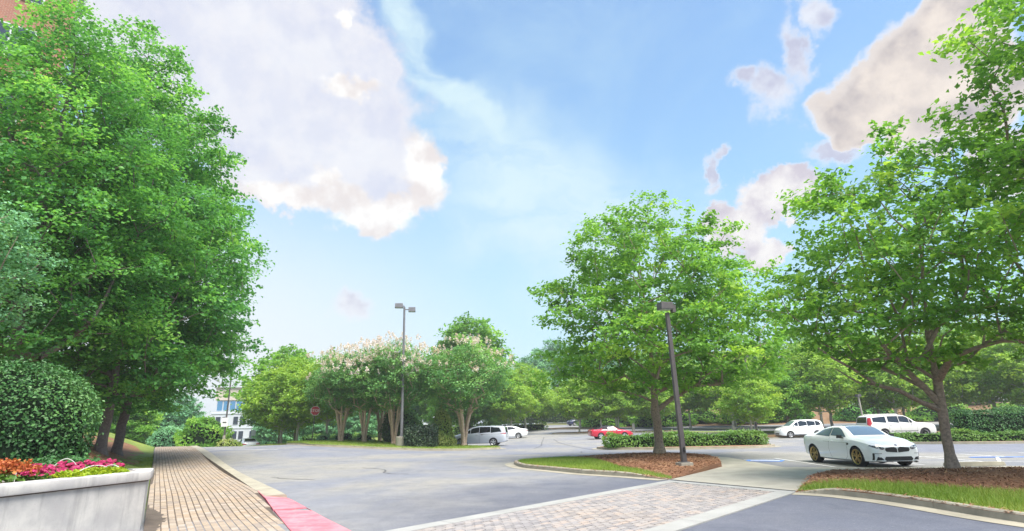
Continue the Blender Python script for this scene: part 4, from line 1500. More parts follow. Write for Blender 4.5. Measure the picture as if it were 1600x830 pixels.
gm = 'crape myrtles on the planted island'
put(P_MYRT[0], -15.3, 52.5, (0.9, .9, .86), 'crape myrtle just right of the stop sign', gm)
put(P_MYRT[1], -13.1, 51.8, (.92, .92, .90), 'crape myrtle second to the right of the stop sign', gm)
put(P_MYRT[0], -12.9, 57.0, (.9, .9, .9), 'crape myrtle set back between two others on the planted island', gm)
put(P_MYRT[1], -10.3, 50.5, (1.0, 1.0, .95), 'pink-flowering crape myrtle just left of the tall twin-head lamp', gm)
put(P_MYRT[0], -4.35, 50.2, (1.05, 1.05, .94), 'crape myrtle standing at the nose of the silver minivan', gm)
gl = 'light green trees around the lots'
LT = [(P_LIME[0], -18.3, 58, 1.15, 'light green tree behind the stop sign'),
      (P_LIME[1], -22.3, 61, 1.2, 'light green pale-trunked tree left of the stop sign'),
      (P_LIME[0], -25.0, 64, 1.3, 'light green tree with a forked pale trunk beyond the crest'),
      (P_MAPLE[0], -26.8, 68, 1.6, 'large rounded green tree right of the far office building'),
      (P_MAPLE[0], -24.2, 66, 1.45, 'dark-trunked tree in the group right of the far office building'),
      (P_LIME[1], 1.5, 92, 1.4, 'upright lime-green tree left of the far end of the lane'),
      (P_LIME[0], -0.6, 82, 1.1, 'lime-green tree above the white sedan'),
      (P_LIME[1], 4.3, 98, 0.95, 'small lime-green tree nearest the wood at the end of the lane'),
      (P_LIME[0], 8.4, 79, 1.0, 'leftmost lime-green tree above the red convertible'),
      (P_LIME[1], 11.2, 78.5, 1.02, 'lime-green tree above the hood of the red convertible'),
      (P_LIME[0], 13.6, 79, 1.0, 'lime-green tree just right of the red convertible'),
      (P_LIME[1], 10.4, 95.5, 1.05, 'lime-green tree behind the row above the red convertible'),
      (P_LIME[1], 18.0, 78.0, 1.05, 'pale-trunked tree seen through the gap left of the near lamp post'),
      (P_LIME[0], 23.4, 59.5, 0.85, 'slim pale-trunked tree in the low mulch island behind the hedge'),
      (P_LIME[1], 26.6, 66.5, 0.95, 'pale-trunked tree in the grassy strip behind the low hedge'),
      (P_MAPLE[0], 30.0, 66.0, 0.95, 'dark-trunked tree in the grassy strip behind the low hedge'),
      (P_LIME[0], 34.0, 66.5, 1.35, 'broad light green tree behind the small white hatchback'),
      (P_LIME[1], 42.0, 66.0, 1.4, 'light green tree behind the white full-size suv, left one'),
      (P_LIME[0], 47.5, 66.5, 1.45, 'light green tree behind the white full-size suv, right one'),
      (P_LIME[1], 54.0, 62.0, 1.5, 'light green tree directly behind the right tree trunk'),
      (P_LIME[0], 60.0, 62.0, 1.5, 'light green tree above the tall clipped hedge'),
      (P_LIME[1], 66.0, 62.0, 1.6, 'light green tree at the far right edge'),
      (P_LIME[1], 52.0, 80.0, 1.5, 'light green tree in the second row on the right'),
      (P_LIME[0], 38.5, 82.0, 1.5, 'light green tree in the second row above the small white hatchback'),
      (P_LIME[1], 37.5, 71.0, 1.5, 'light green tree right of and behind the small white hatchback'),
      (P_LIME[0], 45.0, 74.0, 1.6, 'light green tree in the second row above the white full-size suv'),
      (P_LIME[0], 58.0, 72.0, 1.7, 'light green tree in the second row above the low shrub row'),
      (P_LIME[1], 70.0, 70.0, 1.8, 'light green tree in the second row at the right edge'),
      (P_LIME[1], 29.0, 80.0, 1.4, 'light green tree between the near lamp post and the broad light green tree'),
      (P_LIME[0], 24.5, 84.0, 1.3, 'light green tree right behind the near lamp post, lower lot'),
      (P_LIME[0], 15.5, 92.0, 1.2, 'light green tree behind the trunk of the middle tree'),
      (P_LIME[1], 33.0, 90.0, 1.5, 'light green tree near the foot of the bank, left of the hatchback'),
      (P_LIME[0], 21.6, 91.0, 1.2, 'light green tree at the foot of the bank behind the near lamp post')]
for p, x, y, s_, lab in LT:
    put(p, x, y, s_, lab, gl)
gd = 'trees of the woods behind'
DT = [(P_DEEP[0], -6.4, 84, 1.04, 'large domed tree rising behind the pink-topped crape myrtle'),
      (P_BLUE[0], 10.5, 158, 1.3, 'blue-green wood at the end of the lane, left half'),
      (P_BLUE[0], 17.0, 162, 1.25, 'blue-green wood at the end of the lane, right half'),
      (P_BLUE[0], 4.0, 150, 1.0, 'blue-green tree left of the end of the lane'),
      (P_DEEP[0], -3.5, 118, .75, 'tree behind the white sedan'),
      (P_DEEP[0], -12.0, 100, .75, 'tree filling the gap behind the crape myrtles'),
      (P_BLUE[0], -20.0, 104, .8, 'blue-green tree far behind the stop sign'),
      (P_BLUE[0], -29.0, 108, .85, 'blue-green tree far behind the left lawn'),
      (P_DEEP[0], 28.0, 118, 0.95, 'woodland tree above the bank, behind the near lamp post'),
      (P_BLUE[0], 38.0, 122, 0.95, 'woodland tree above the bank, left of the broad light green tree'),
      (P_DEEP[0], 48.0, 118, 0.95, 'woodland tree above the bank, over the small white hatchback'),
      (P_DEEP[0], 59.0, 116, 1.00, 'woodland tree above the bank, over the silver-white coupe'),
      (P_DEEP[0], 70.0, 112, 1.00, 'woodland tree above the bank, over the white full-size suv'),
      (P_DEEP[0], 81.0, 108, 1.05, 'woodland tree above the bank, left of the right trunk'),
      (P_DEEP[0], 92.0, 104, 1.05, 'woodland tree above the bank, right of the right trunk'),
      (P_DEEP[0], 103.0, 100, 1.10, 'woodland tree above the bank at the right edge'),
      (P_BLUE[0], 21.0, 130, 1.0, 'woodland tree behind the dark cars'),
      (P_BLUE[0], -57.0, 92, .72, 'blue-green tree beyond the crest left of the street lamp'),
      (P_BLUE[0], -66.0, 104, .95, 'blue-green tree beyond the crest at the end of the brick sidewalk'),
      (P_BLUE[0], -51.0, 90, .6, 'low blue-green tree beyond the crest behind the arching juniper'),
      (P_BLUE[0], -74.0, 98, 1.0, 'blue-green tree beyond the crest behind the two close trunks'),
      (P_BLUE[0], -41.0, 104, .62, 'blue-green tree beside the far end of the road'),
      (P_BLUE[0], -36.0, 90, .5, 'low blue-green tree hiding the foot of the far office building'),
      (P_BLUE[0], -30.0, 92, .55, 'low blue-green tree behind the group right of the far office building'),
      (P_BLUE[0], -24.0, 90, .5, 'low blue-green tree behind the stop sign trees'),
      (P_DEEP[0], -46.0, 70, .55, 'green tree over the parked cars left of the sidewalk')]
for p, x, y, s_, lab in DT:
    put(p, x, y, s_, lab, gd)
for p in PROTOS:
    for ch in list(p.children):
        bpy.data.objects.remove(ch)
    bpy.data.objects.remove(p)


# ------------------------------------------------------------------ shrubs and hedges
def shrub(name, loc, label, shape, dims, nleaf, leaf, mat, seed, cat='shrub', group=None, rz=0.0, lump=0.08):
    """leafy skin over a shaped core. shape: 'dome', 'box', 'cone', 'ball'"""
    r = np.random.default_rng(seed)
    lx, ly, lz = dims
    t = empty(name, loc, rz, label, cat, group)
    if shape == 'box':
        a = np.array([lx * ly, lx * lz, lx * lz, ly * lz, ly * lz])
        face = r.choice(5, nleaf, p=a / a.sum())
        u, v = r.uniform(-1, 1, nleaf), r.uniform(-1, 1, nleaf)
        P = np.zeros((nleaf, 3))
        N = np.zeros((nleaf, 3))
        for f in range(5):
            k = face == f
            if f == 0:
                P[k] = np.stack([u[k] * lx / 2, v[k] * ly / 2, np.full(k.sum(), lz)], -1)
                N[k] = (0, 0, 1)
            elif f in (1, 2):
                sg = -1 if f == 1 else 1
                P[k] = np.stack([u[k] * lx / 2, np.full(k.sum(), sg * ly / 2), (v[k] + 1) / 2 * lz], -1)
                N[k] = (0, sg, 0)
            else:
                sg = -1 if f == 3 else 1
                P[k] = np.stack([np.full(k.sum(), sg * lx / 2), u[k] * ly / 2, (v[k] + 1) / 2 * lz], -1)
                N[k] = (sg, 0, 0)
        # rounded shoulders and ends
        q = np.abs(P[:, :2]) / np.array([lx / 2, ly / 2])
        rz_ = np.clip((P[:, 2] / lz - 0.72) / 0.28, 0, 1)
        P[:, 1] *= 1 - 0.10 * rz_ ** 2
        P[:, 0] *= 1 - 0.02 * rz_ ** 2
        P[:, 2] -= 0.10 * lz * np.clip((q[:, 1] - 0.75) / 0.25, 0, 1) ** 2 * (P[:, 2] > lz * 0.95)
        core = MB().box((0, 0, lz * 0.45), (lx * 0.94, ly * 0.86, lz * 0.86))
    else:
        th = r.uniform(0, 2 * PI, nleaf)
        if shape == 'cone':
            h = 1 - np.sqrt(r.uniform(0, 1, nleaf))
            rr = (1 - h) ** 0.75
            rr = np.where(h < 0.08, rr * (0.85 + h * 1.9), rr)
            P = np.stack([np.cos(th) * rr * lx / 2, np.sin(th) * rr * ly / 2, h * lz], -1)
            N = unit(np.stack([np.cos(th), np.sin(th), np.full(nleaf, 0.45)], -1))
            prof = [(0.42 * lx, 0), (0.40 * lx, lz * .2), (0.25 * lx, lz * .55), (0.0, lz * 0.9)]
        else:
            cz = r.uniform(-0.15 if shape == 'dome' else -0.7, 1, nleaf)
            rr = np.sqrt(np.maximum(0, 1 - np.abs(cz) ** (2.6 if shape == 'dome' else 2.0)))
            base = 0.25 if shape == 'dome' else 0.42
            P = np.stack([np.cos(th) * rr * lx / 2, np.sin(th) * rr * ly / 2, lz * (base + (1 - base) * cz)], -1)
            # straight-ish skirt below
            k = r.uniform(0, 1, nleaf) < (0.30 if shape == 'dome' else 0.12)
            P[k, 2] = r.uniform(0.0, lz * base, k.sum())
            sk = 0.88 + 0.12 * P[k, 2] / (lz * base)
            P[k, 0] = np.cos(th[k]) * lx / 2 * sk
            P[k, 1] = np.sin(th[k]) * ly / 2 * sk
            N = unit(np.stack([P[:, 0] / lx, P[:, 1] / ly, (P[:, 2] - lz * base) / lz], -1))
            prof = [(0.42 * lx, 0), (0.45 * lx, lz * .3), (0.40 * lx, lz * .6), (0.26 * lx, lz * .82), (0.0, lz * 0.93)]
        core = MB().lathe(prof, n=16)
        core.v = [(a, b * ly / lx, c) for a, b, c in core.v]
    f = (np.sin(P[:, 0] * 2.3 + seed) * np.cos(P[:, 1] * 2.1) + np.sin(P[:, 2] * 3.1 + P[:, 0] * 1.3)) * lump
    P = P + N * (f + r.normal(0, 0.055, nleaf) * (1 if leaf < 0.2 else 2) + np.where(r.uniform(0, 1, nleaf) < 0.05, r.uniform(0, 0.16, nleaf), 0))[:, None]
    P[:, 2] = np.maximum(P[:, 2], 0.03)
    nn = unit(N + r.normal(0, 0.6, P.shape) + np.array([0, 0, 0.35]))
    V, F = leaf_quads(P, nn, leaf, r)
    tint = 0.5 + 0.9 * f / max(lump, .01) * 0.25 + r.normal(0, 0.2, nleaf)
    core.build('stems', M['core'], t, smooth=True)  # near-black solid core added behind the leaf skin, in place of stems
    np_mesh('foliage', V, F, M[mat], t, tint=np.clip(tint, 0, 1))
    return t


shrub('holly_bush', (-12.35, 14.4, 0.35), 'large rounded clipped holly behind the flower planter', 'dome', (3.7, 3.6, 3.15), 24000, 0.08, 'leaf_holly', 5, lump=0.13)
shrub('holly_bush', (-9.9, 13.1, 0.1), 'low dark shrub between the planter and the clipped holly', 'dome', (2.6, 1.6, 1.05), 4500, 0.09, 'leaf_holly', 6)
hx, hy = 11.2, 40.5
shrub('low_hedge', (hx, hy, H(hx, hy) + 0.12), 'low clipped green hedge on the kerbed island behind the middle tree', 'box', (10.2, 2.3, 0.74), 9000, 0.13, 'leaf_box', 7, 'hedge', rz=-0.06, lump=0.11)
shrub('low_shrubs', (27.9, 37.9, H(28, 37.9) + 0.10), 'loose low light green shrub row left of and behind the right trunk', 'box', (7.6, 1.3, 0.50), 5000, 0.13, 'leaf_box', 8, 'hedge', rz=-0.33, lump=0.10)
shrub('tall_hedge', (35.2, 38.6, H(39, 38.4) + 0.12), 'tall dark clipped hedge at the right edge', 'box', (13.0, 2.0, 1.85), 14000, 0.12, 'leaf_holly', 9, 'hedge', rz=-0.08, lump=0.06)
# shrubs of the planted island
shrub('holly_bush', (-10.4, 54.5, H(-10.4, 54.5)), 'round glossy holly left of the dark box hedge', 'ball', (3.3, 3.0, 3.3), 5000, 0.2, 'leaf_holly', 10)
shrub('box_hedge', (-7.55, 48.1, H(-7.55, 48.1) + .12), 'very dark square clipped hedge beside the tall lamp', 'box', (2.35, 1.9, 1.6), 3500, 0.15, 'leaf_dark', 11, 'hedge', lump=0.04)
shrub('conical_shrub', (-6.25, 50.0, H(-6.25, 50.0) + .12), 'golden green cone-shaped shrub left of the silver minivan', 'cone', (2.5, 2.4, 3.4), 6000, 0.14, 'leaf_gold', 12)
for i, (x, y, lx, lz, lab) in enumerate(((-16.2, 56.5, 1.8, .8, 'small mounded shrub right of the stop sign post'), (-17.6, 55.0, 1.3, .6, 'low mounded shrub at the foot of the stop sign'),
                                         (-14.2, 56.2, 1.6, .7, 'small mounded shrub between the first two crape myrtles'))):
    shrub('mounded_shrub', (x, y, H(x, y) + .1), lab, 'dome', (lx, lx, lz), 700, 0.14, 'leaf_blue', 30 + i, group='mounded shrubs by the stop sign')
for i, (x, y, lx, lab) in enumerate(((-22.5, 76, 9.0, 'long clipped hedge behind the left lawn trees'), (-14.5, 74, 4.5, 'clipped hedge seen between the first crape myrtle trunks'),
                                     (-10.0, 75, 4.0, 'clipped hedge seen between the middle crape myrtle trunks'), (-3.0, 96, 16.0, 'long clipped hedge behind the white sedan'), (6.0, 134, 26.0, 'long dark hedge across the end of the lane'))):
    shrub('clipped_hedge', (x, y, H(x, y)), lab, 'box', (lx, 1.8, 1.5 if y < 120 else 4.0), 2600, 0.22, 'leaf_box', 40 + i, 'hedge', group='clipped hedges behind the planted island')
# beyond the crest
shrub('round_bush', (-36.0, 62, H(-36, 62)), 'big round blue-green bush at the end of the brick sidewalk', 'ball', (3.4, 3.4, 2.6), 3000, 0.2, 'leaf_blue', 50)
shrub('arching_juniper', (-31.2, 60, H(-31.2, 60)), 'spreading dark juniper at the foot of the street lamp', 'dome', (4.6, 3.6, 3.4), 5000, 0.26, 'leaf_maple', 51, lump=0.3)
shrub('low_bush', (-27.6, 58.0, H(-27.6, 58.0)), 'low yellow-green bush right of the juniper', 'dome', (2.4, 2.0, 1.0), 1500, 0.15, 'leaf_gold', 52)
shrub('bank_shrub', (31, 99, z6(31, 99)), 'loose shrubs on the pine-straw bank behind the leaning dark lamp', 'dome', (5.5, 4, 2.2), 2500, 0.3, 'leaf_maple', 54, lump=0.3)
shrub('bank_shrub', (56, 96, z6(56, 96)), 'dark shrubs at the foot of the bank behind the white full-size suv', 'dome', (9, 5, 2.6), 3500, 0.3, 'leaf_deep', 55, lump=0.3)
shrub('bank_shrub', (44, 98, z6(44, 98)), 'dark shrubs at the foot of the bank behind the small white hatchback', 'dome', (9, 5, 2.8), 3500, 0.3, 'leaf_deep', 56, lump=0.3)
shrub('bank_shrub', (24, 97, z6(24, 97)), 'loose green shrubs on the pine-straw bank, far left end', 'dome', (10, 5, 2.6), 3500, 0.3, 'leaf_maple', 61, lump=0.35)
shrub('bank_shrub', (66, 93, z6(66, 93)), 'loose green shrubs on the pine-straw bank, stretch behind the low shrub row', 'dome', (10, 5, 2.6), 3500, 0.3, 'leaf_maple', 62, lump=0.35)
shrub('bank_shrub', (78, 91, z6(78, 91)), 'loose green shrubs on the pine-straw bank, stretch behind the tall clipped hedge', 'dome', (10, 5, 2.6), 3500, 0.3, 'leaf_maple', 63, lump=0.35)
shrub('bank_shrub', (16, 101, z6(16, 101)), 'loose green shrubs on the pine-straw bank, corner behind the red convertible', 'dome', (10, 5, 2.6), 3500, 0.3, 'leaf_maple', 64, lump=0.35)
shrub('bank_shrub', (38, 97, z6(38, 97)), 'loose green shrubs on the pine-straw bank, stretch left of the hatchback', 'dome', (10, 5, 2.6), 3500, 0.3, 'leaf_maple', 65, lump=0.35)


# ------------------------------------------------------------------ flowers of the planter
def flower(name, x, y, label, spread, h, green, petals, pmat, gmat, seed, psize, group, plume=False):
    r = np.random.default_rng(seed)
    t = empty(name, (x, y, 0.945), 0, label, 'flowers', group)
    th = r.uniform(0, 2 * PI, green)
    rr = np.sqrt(r.uniform(0, 1, green)) * spread
    z = h * (1 - (rr / spread) ** 2 * 0.6) * r.uniform(0.15, 0.85, green)
    P = np.stack([np.cos(th) * rr, np.sin(th) * rr, z], -1)
    V, F = leaf_quads(P, unit(r.normal(0, .6, P.shape) + np.array([0, 0, 1])), 0.075, r)
    np_mesh('leaves', V, F, M[gmat], t, tint=r.uniform(0, 1, green))
    if petals:
        nb = petals
        th = r.uniform(0, 2 * PI, nb)
        rr = np.sqrt(r.uniform(0, 1, nb)) * spread
        c = np.stack([np.cos(th) * rr, np.sin(th) * rr, h * (1 - (rr / spread) ** 2 * 0.5) * r.uniform(.85, 1.1, nb)], -1)
        PP, NN = [], []
        for q in c:
            k = 14 if plume else 5
            if plume:
                tt = r.uniform(0, 1, k)
                d = unit(np.array([r.normal(0, .5), r.normal(0, .5), 1.0]))
                PP.append(q + d * tt[:, None] * 0.11 + r.normal(0, .018, (k, 3)))
                NN.append(unit(r.normal(0, 1, (k, 3))))
            else:
                a = np.arange(k) * 2 * PI / k + r.uniform(0, 6)
                n0 = unit(np.array([r.normal(0.2, .4), r.normal(-.5, .4), 1.0]))
                u = unit(np.cross(n0, [0.3, .8, .1]))
                v = np.cross(n0, u)
                PP.append(q + (np.cos(a)[:, None] * u + np.sin(a)[:, None] * v) * psize * 0.4)
                NN.append(np.repeat(n0[None], k, 0) + r.normal(0, .15, (k, 3)))
        PP, NN = np.concatenate(PP), unit(np.concatenate(NN))
        V, F = leaf_quads(PP, NN, psize, r, 0.9, 0.1)
        np_mesh('petals', V, F, M[pmat], t, tint=r.uniform(0, 1, len(PP)))['kind'] = 'stuff'
    return t


FL = [(-7.72, 8.62, 'o', 'orange plume flowers at the left end of the planter'), (-7.60, 9.12, 'o', 'orange plume flowers next to the magenta ones'),
      (-8.0, 9.25, 'o', 'orange plume flowers at the back of the planter'),
      (-7.45, 9.32, 'm', 'magenta flowers at the front edge of the planter beside the orange ones'), (-7.80, 9.85, 'm', 'magenta flowers in the middle of the planter'),
      (-7.72, 10.3, 'm', 'magenta flowers behind the chartreuse leaves'), (-7.62, 10.75, 'm', 'magenta flowers near the right end of the planter'),
      (-7.5, 11.1, 'm', 'rightmost magenta flowers in the planter'),
      (-7.20, 9.75, 'c', 'low chartreuse foliage at the front of the planter, left part'), (-7.12, 10.2, 'c', 'low chartreuse foliage at the front of the planter, middle part'),
      (-7.06, 10.6, 'c', 'low chartreuse foliage at the front of the planter, right part'), (-7.32, 10.45, 'c', 'low chartreuse foliage against the magenta flowers')]
for i, (x, y, k, lab) in enumerate(FL):
    if k == 'o':
        flower('orange_flowers', x, y, lab, 0.30, 0.24, 130, 60, 'orange', 'leaf_box', 70 + i, 0.05, 'orange flowers in the planter', plume=True)
    elif k == 'm':
        flower('magenta_flowers', x, y, lab, 0.27, 0.22, 140, 46, 'magenta', 'leaf_box', 70 + i, 0.055, 'magenta flowers in the planter')
    else:
        flower('chartreuse_plant', x, y, lab, 0.26, 0.16, 520, 0, None, 'chartreuse', 70 + i, 0.05, 'chartreuse foliage in the planter')
for i, (a, b, hgt, lab) in enumerate((((-7.35, 10.0), (-7.05, 10.75), .22, 'white drip tube arching over the chartreuse leaves'), ((-7.5, 10.85), (-6.98, 10.85), .20, 'white drip tube arching at the right end of the planter'),
                                      ((-7.9, 10.2), (-7.55, 10.55), .34, 'tall white drip tube standing among the magenta flowers'), ((-8.1, 9.0), (-7.9, 9.5), .30, 'white drip tube behind the orange flowers'),
                                      ((-7.52, 9.15), (-7.42, 9.0), .20, 'short white drip tube in front of the magenta flowers'))):
    pts = [(a[0] + (b[0] - a[0]) * t, a[1] + (b[1] - a[1]) * t, 0.9 + hgt * math.sin(PI * t) ** 0.7) for t in np.linspace(0, 1, 12)]
    o = MB().tube(pts, 0.007, 6).build('drip_tube', M['tube'], None, smooth=True)
    tag(o, lab, 'tube', 'drip tubes in the planter')


# ------------------------------------------------------------------ vehicles
def pchip(tab, x):
    """monotone cubic through a table of (x, v)"""
    tx = np.array([p[0] for p in tab], float)
    ty = np.array([p[1] for p in tab], float)
    h = np.diff(tx)
    d = np.diff(ty) / h
    m = np.zeros(len(tx))
    m[0], m[-1] = d[0], d[-1]
    for i in range(1, len(tx) - 1):
        if d[i - 1] * d[i] > 0:
            w1, w2 = 2 * h[i] + h[i - 1], h[i] + 2 * h[i - 1]
            m[i] = (w1 + w2) / (w1 / d[i - 1] + w2 / d[i])
    x = np.clip(x, tx[0], tx[-1])
    i = np.clip(np.searchsorted(tx, x) - 1, 0, len(tx) - 2)
    t = (x - tx[i]) / h[i]
    return ((2 * t ** 3 - 3 * t ** 2 + 1) * ty[i] + (t ** 3 - 2 * t ** 2 + t) * h[i] * m[i] + (-2 * t ** 3 + 3 * t ** 2) * ty[i + 1] + (t ** 3 - t ** 2) * h[i] * m[i + 1])


class Car:
    def __init__(s, name, loc, rz, label, sp, paint, cat='car', group=None):
        s.root = empty(name, loc, rz, label, cat, group)
        s.sp, s.paint = sp, paint
        s.body()

    def body(s):
        sp = s.sp
        x0, x1 = sp['zt'][0][0], sp['zt'][-1][0]
        n = 56
        xs = np.concatenate([[x0, x0 + .03, x0 + .08], np.linspace(x0 + .16, x1 - .16, n), [x1 - .08, x1 - .03, x1]])
        cur = {k: pchip(sp[k], xs) for k in ('w', 'zs', 'zb', 'zt', 'wr')}
        V, rows = [], []
        for i, x in enumerate(xs):
            w, zs, zb, zt, wr = (cur[k][i] for k in ('w', 'zs', 'zb', 'zt', 'wr'))
            h = zb - zs
            g = zt - zb
            half = [(0, zs), (w * .80, zs), (w * .95, zs + .035), (w * .985, zs + .26 * h), (w, zs + .52 * h), (w * .995, zs + .74 * h), (w * .98, zs + .90 * h), (w * .945, zb),
                    (w * .945 + (wr - w * .945) * .25, zb + g * .26), (w * .945 + (wr - w * .945) * .55, zb + g * .55), (w * .945 + (wr - w * .945) * .82, zb + g * .80),
                    (wr, zb + g * .90), (wr * .88, zb + g * .96), (wr * .55, zb + g * .99), (0, zt)]
            full = half + [(-y, z) for y, z in half[-2:0:-1]]
            rows.append(len(V))
            V += [(x, y, z) for y, z in full]
        m = len(V) // len(xs)
        F = []
        for i in range(len(xs) - 1):
            for k in range(m):
                F.append((rows[i] + k, rows[i] + (k + 1) % m, rows[i + 1] + (k + 1) % m, rows[i + 1] + k))
        F.append(tuple(rows[0] + k for k in range(m)))
        F.append(tuple(rows[-1] + k for k in range(m - 1, -1, -1)))
        me = bpy.data.meshes.new('body')
        me.from_pydata(V, [], F)
        bm = bmesh.new()
        bm.from_mesh(me)
        bmesh.ops.recalc_face_normals(bm, faces=bm.faces)
        bm.to_mesh(me)
        bm.free()
        me.materials.append(M[s.paint])
        me.materials.append(M['black'])
        tmp = link(bpy.data.objects.new('tmp', me))
        # wheel arches
        cut = MB()
        R = sp['r'] * 1.13
        for ax in sp['axles']:
            for sd in (-1, 1):
                cut.lathe([(0.001, 0), (R, 0), (R, .42), (0.001, .42)], (ax, sd * (sp['hw'] - 0.32) - (0 if sd > 0 else .42), sp['r'] * 0.99), 28, 'y')
        co = cut.build('cut', M['black'])
        co.data.materials.clear()
        co.data.materials.append(M[s.paint])
        co.data.materials.append(M['black'])
        co.data.polygons.foreach_set('material_index', [1] * len(co.data.polygons))
        md = tmp.modifiers.new('b', 'BOOLEAN')
        md.object = co
        md.operation = 'DIFFERENCE'
        md.solver = 'EXACT'
        bpy.context.view_layer.update()
        dg = bpy.context.evaluated_depsgraph_get()
        nm = bpy.data.meshes.new_from_object(tmp.evaluated_get(dg))
        bpy.data.objects.remove(tmp)
        bpy.data.objects.remove(co)
        nm.name = 'body'
        nm.polygons.foreach_set('use_smooth', [True] * len(nm.polygons))
        nm.set_sharp_from_angle(angle=math.radians(32))
        s.bodyo = link(bpy.data.objects.new('body', nm), s.root)
        s.bvh = BVHTree.FromPolygons([v.co for v in nm.vertices], [tuple(p.vertices) for p in nm.polygons])

    def panel(s, name, poly, axis, side, off, mat, parent=None, nu=6, nv=6):
        """lay a polygon (in the view along `axis`) on the body, `off` proud of it"""
        vs = [p[1] for p in poly]
        v0, v1 = min(vs), max(vs)
        P, N, ok = [], [], []
        n = len(poly)
        for j in range(nv + 1):
            v = v0 + (v1 - v0) * (j / nv) * 0.9998 + 0.0001 * (v1 - v0)
            us = []
            for k in range(n):
                a, b = poly[k], poly[(k + 1) % n]
                if (a[1] - v) * (b[1] - v) <= 0 and abs(a[1] - b[1]) > 1e-9:
                    us.append(a[0] + (b[0] - a[0]) * (v - a[1]) / (b[1] - a[1]))
            u0, u1 = min(us), max(us)
            for i in range(nu + 1):
                u = u0 + (u1 - u0) * i / nu
                if axis == 'y':
                    o_, d = Vector((u, 3 * side, v)), Vector((0, -side, 0))
                elif axis == 'x':
                    o_, d = Vector((4.5 * side, u, v)), Vector((-side, 0, 0))
                else:
                    o_, d = Vector((u, v, 3)), Vector((0, 0, -1))
                h = s.bvh.ray_cast(o_, d)
                if h[0] is None or h[1].dot(d) > -0.05:
                    h = s.bvh.find_nearest(o_ + d * (3 - s.sp['hw'] if axis == 'y' else 2.0))
                nn = h[1] if h[1].dot(d) < 0 else -h[1]
                P.append(h[0] + nn * off)
        F = []
        for j in range(nv):
            for i in range(nu):
                a = j * (nu + 1) + i
                F.append((a, a + 1, a + nu + 2, a + nu + 1))
        flip = (axis == 'y' and side > 0) or (axis == 'x' and side < 0)
        if flip:
            F = [f[::-1] for f in F]
        return np_mesh(name, [tuple(p) for p in P], F, M[mat], parent or s.root, smooth=True)

    def both(s, name, poly, off, mat, parent=None, **kw):
        return [s.panel(name, poly, 'y', sd, off, mat, parent, **kw) for sd in (-1, 1)]

    def windows(s, polys, glass='glass', trim=0.022):
        for poly in polys:
            c = np.mean(np.array(poly), 0)
            big = [tuple(c + (np.array(p) - c) * (1 + trim * 2.2)) for p in poly]
            for sd in (-1, 1):
                f = s.panel('window_frame', big, 'y', sd, 0.004, 'black')
                s.panel('window', poly, 'y', sd, 0.009, glass, f)

    def screen(s, name, xa, ya, xb, yb, mat='glass_blue'):
        f = s.panel('screen_frame', [(xa, -ya), (xb, -yb), (xb, yb), (xa, ya)] if False else [(xa + (xb - xa) * .0, -ya), (xa, ya), (xb, yb), (xb, -yb)], 'z', 1, 0.004, 'black', nu=6, nv=8) if False else None
        # rows run along y here: sample directly
        P, F = [], []
        nu, nv = 8, 8
        for j in range(nv + 1):
            x = xa + (xb - xa) * j / nv
            yy = ya + (yb - ya) * j / nv
            for i in range(nu + 1):
                y = -yy + 2 * yy * i / nu
                h = s.bvh.ray_cast(Vector((x, y, 3)), Vector((0, 0, -1)))
                P.append(tuple(h[0] + h[1] * 0.008))
        for j in range(nv):
            for i in range(nu):
                a = j * (nu + 1) + i
                F.append((a, a + 1, a + nu + 2, a + nu + 1) if xb < xa else (a, a + nu + 1, a + nu + 2, a + 1))
        return np_mesh(name, P, F, M[mat], s.root, smooth=True)

    def wheels(s, rim='alloy', spokes=5, wide=0.22, split=False):
        R, sp = s.sp['r'], s.sp
        rr = R * (0.76 if split else 0.68)
        for ax in sp['axles']:
            for sd in (-1, 1):
                yc = sd * (sp['hw'] - wide / 2 - 0.015)
                hub = MB().lathe([(0.001, sd * -.06), (rr * .9, sd * -.06), (rr * .98, sd * .02), (rr * .98, sd * -.09), (0.001, sd * -.09)], (0, 0, 0), 20, 'y').build('wheel', M['black'], s.root, smooth=True)
                hub.location = (ax, yc, R)
                w = wide / 2
                MB().lathe([(rr, -w * .9), (rr * 1.08, -w), (R * .94, -w), (R * .99, -w * .75), (R, -w * .3), (R, w * .3), (R * .99, w * .75), (R * .94, w), (rr * 1.08, w), (rr, w * .9), (rr, -w * .9)],
                           (0, 0, 0), 28, 'y').build('tyre', M['rubber'], hub, smooth=True)
                m = MB()
                m.lathe([(rr * .90, sd * (w - .02)), (rr * 1.0, sd * (w + .004)), (rr * 1.03, sd * (w - .01)), (rr * .92, sd * (w - .05)), (rr * .90, sd * (w - .02))], (0, 0, 0), 28, 'y')
                m.lathe([(0.001, sd * (w - .005)), (rr * .16, sd * (w - .005)), (rr * .20, sd * (w - .03)), (rr * .2, sd * (w - .07)), (0.001, sd * (w - .07))], (0, 0, 0), 14, 'y')
                for k in range(spokes):
                    a = 2 * PI * k / spokes + .3
                    for da in ((-.13, .13) if split else (0,)):
                        c0, c1 = a + da * .5, a + da * 1.6
                        wd0, wd1 = (rr * .055, rr * .045) if split else (rr * .15, rr * (.22 if spokes <= 5 else .09))
                        p0, p1 = np.array([math.cos(c0), math.sin(c0)]) * rr * .15, np.array([math.cos(c1), math.sin(c1)]) * rr * .96
                        d = unit(p1 - p0)
                        nrm_ = np.array([-d[1], d[0]])
                        q = [p0 + nrm_ * wd0, p0 - nrm_ * wd0, p1 - nrm_ * wd1, p1 + nrm_ * wd1]
                        m.add([(p[0], sd * (w - .012), p[1]) for p in q] + [(p[0], sd * (w - .055), p[1]) for p in q],
                              [(0, 1, 2, 3), (7, 6, 5, 4), (0, 4, 5, 1), (1, 5, 6, 2), (2, 6, 7, 3), (3, 7, 4, 0)])
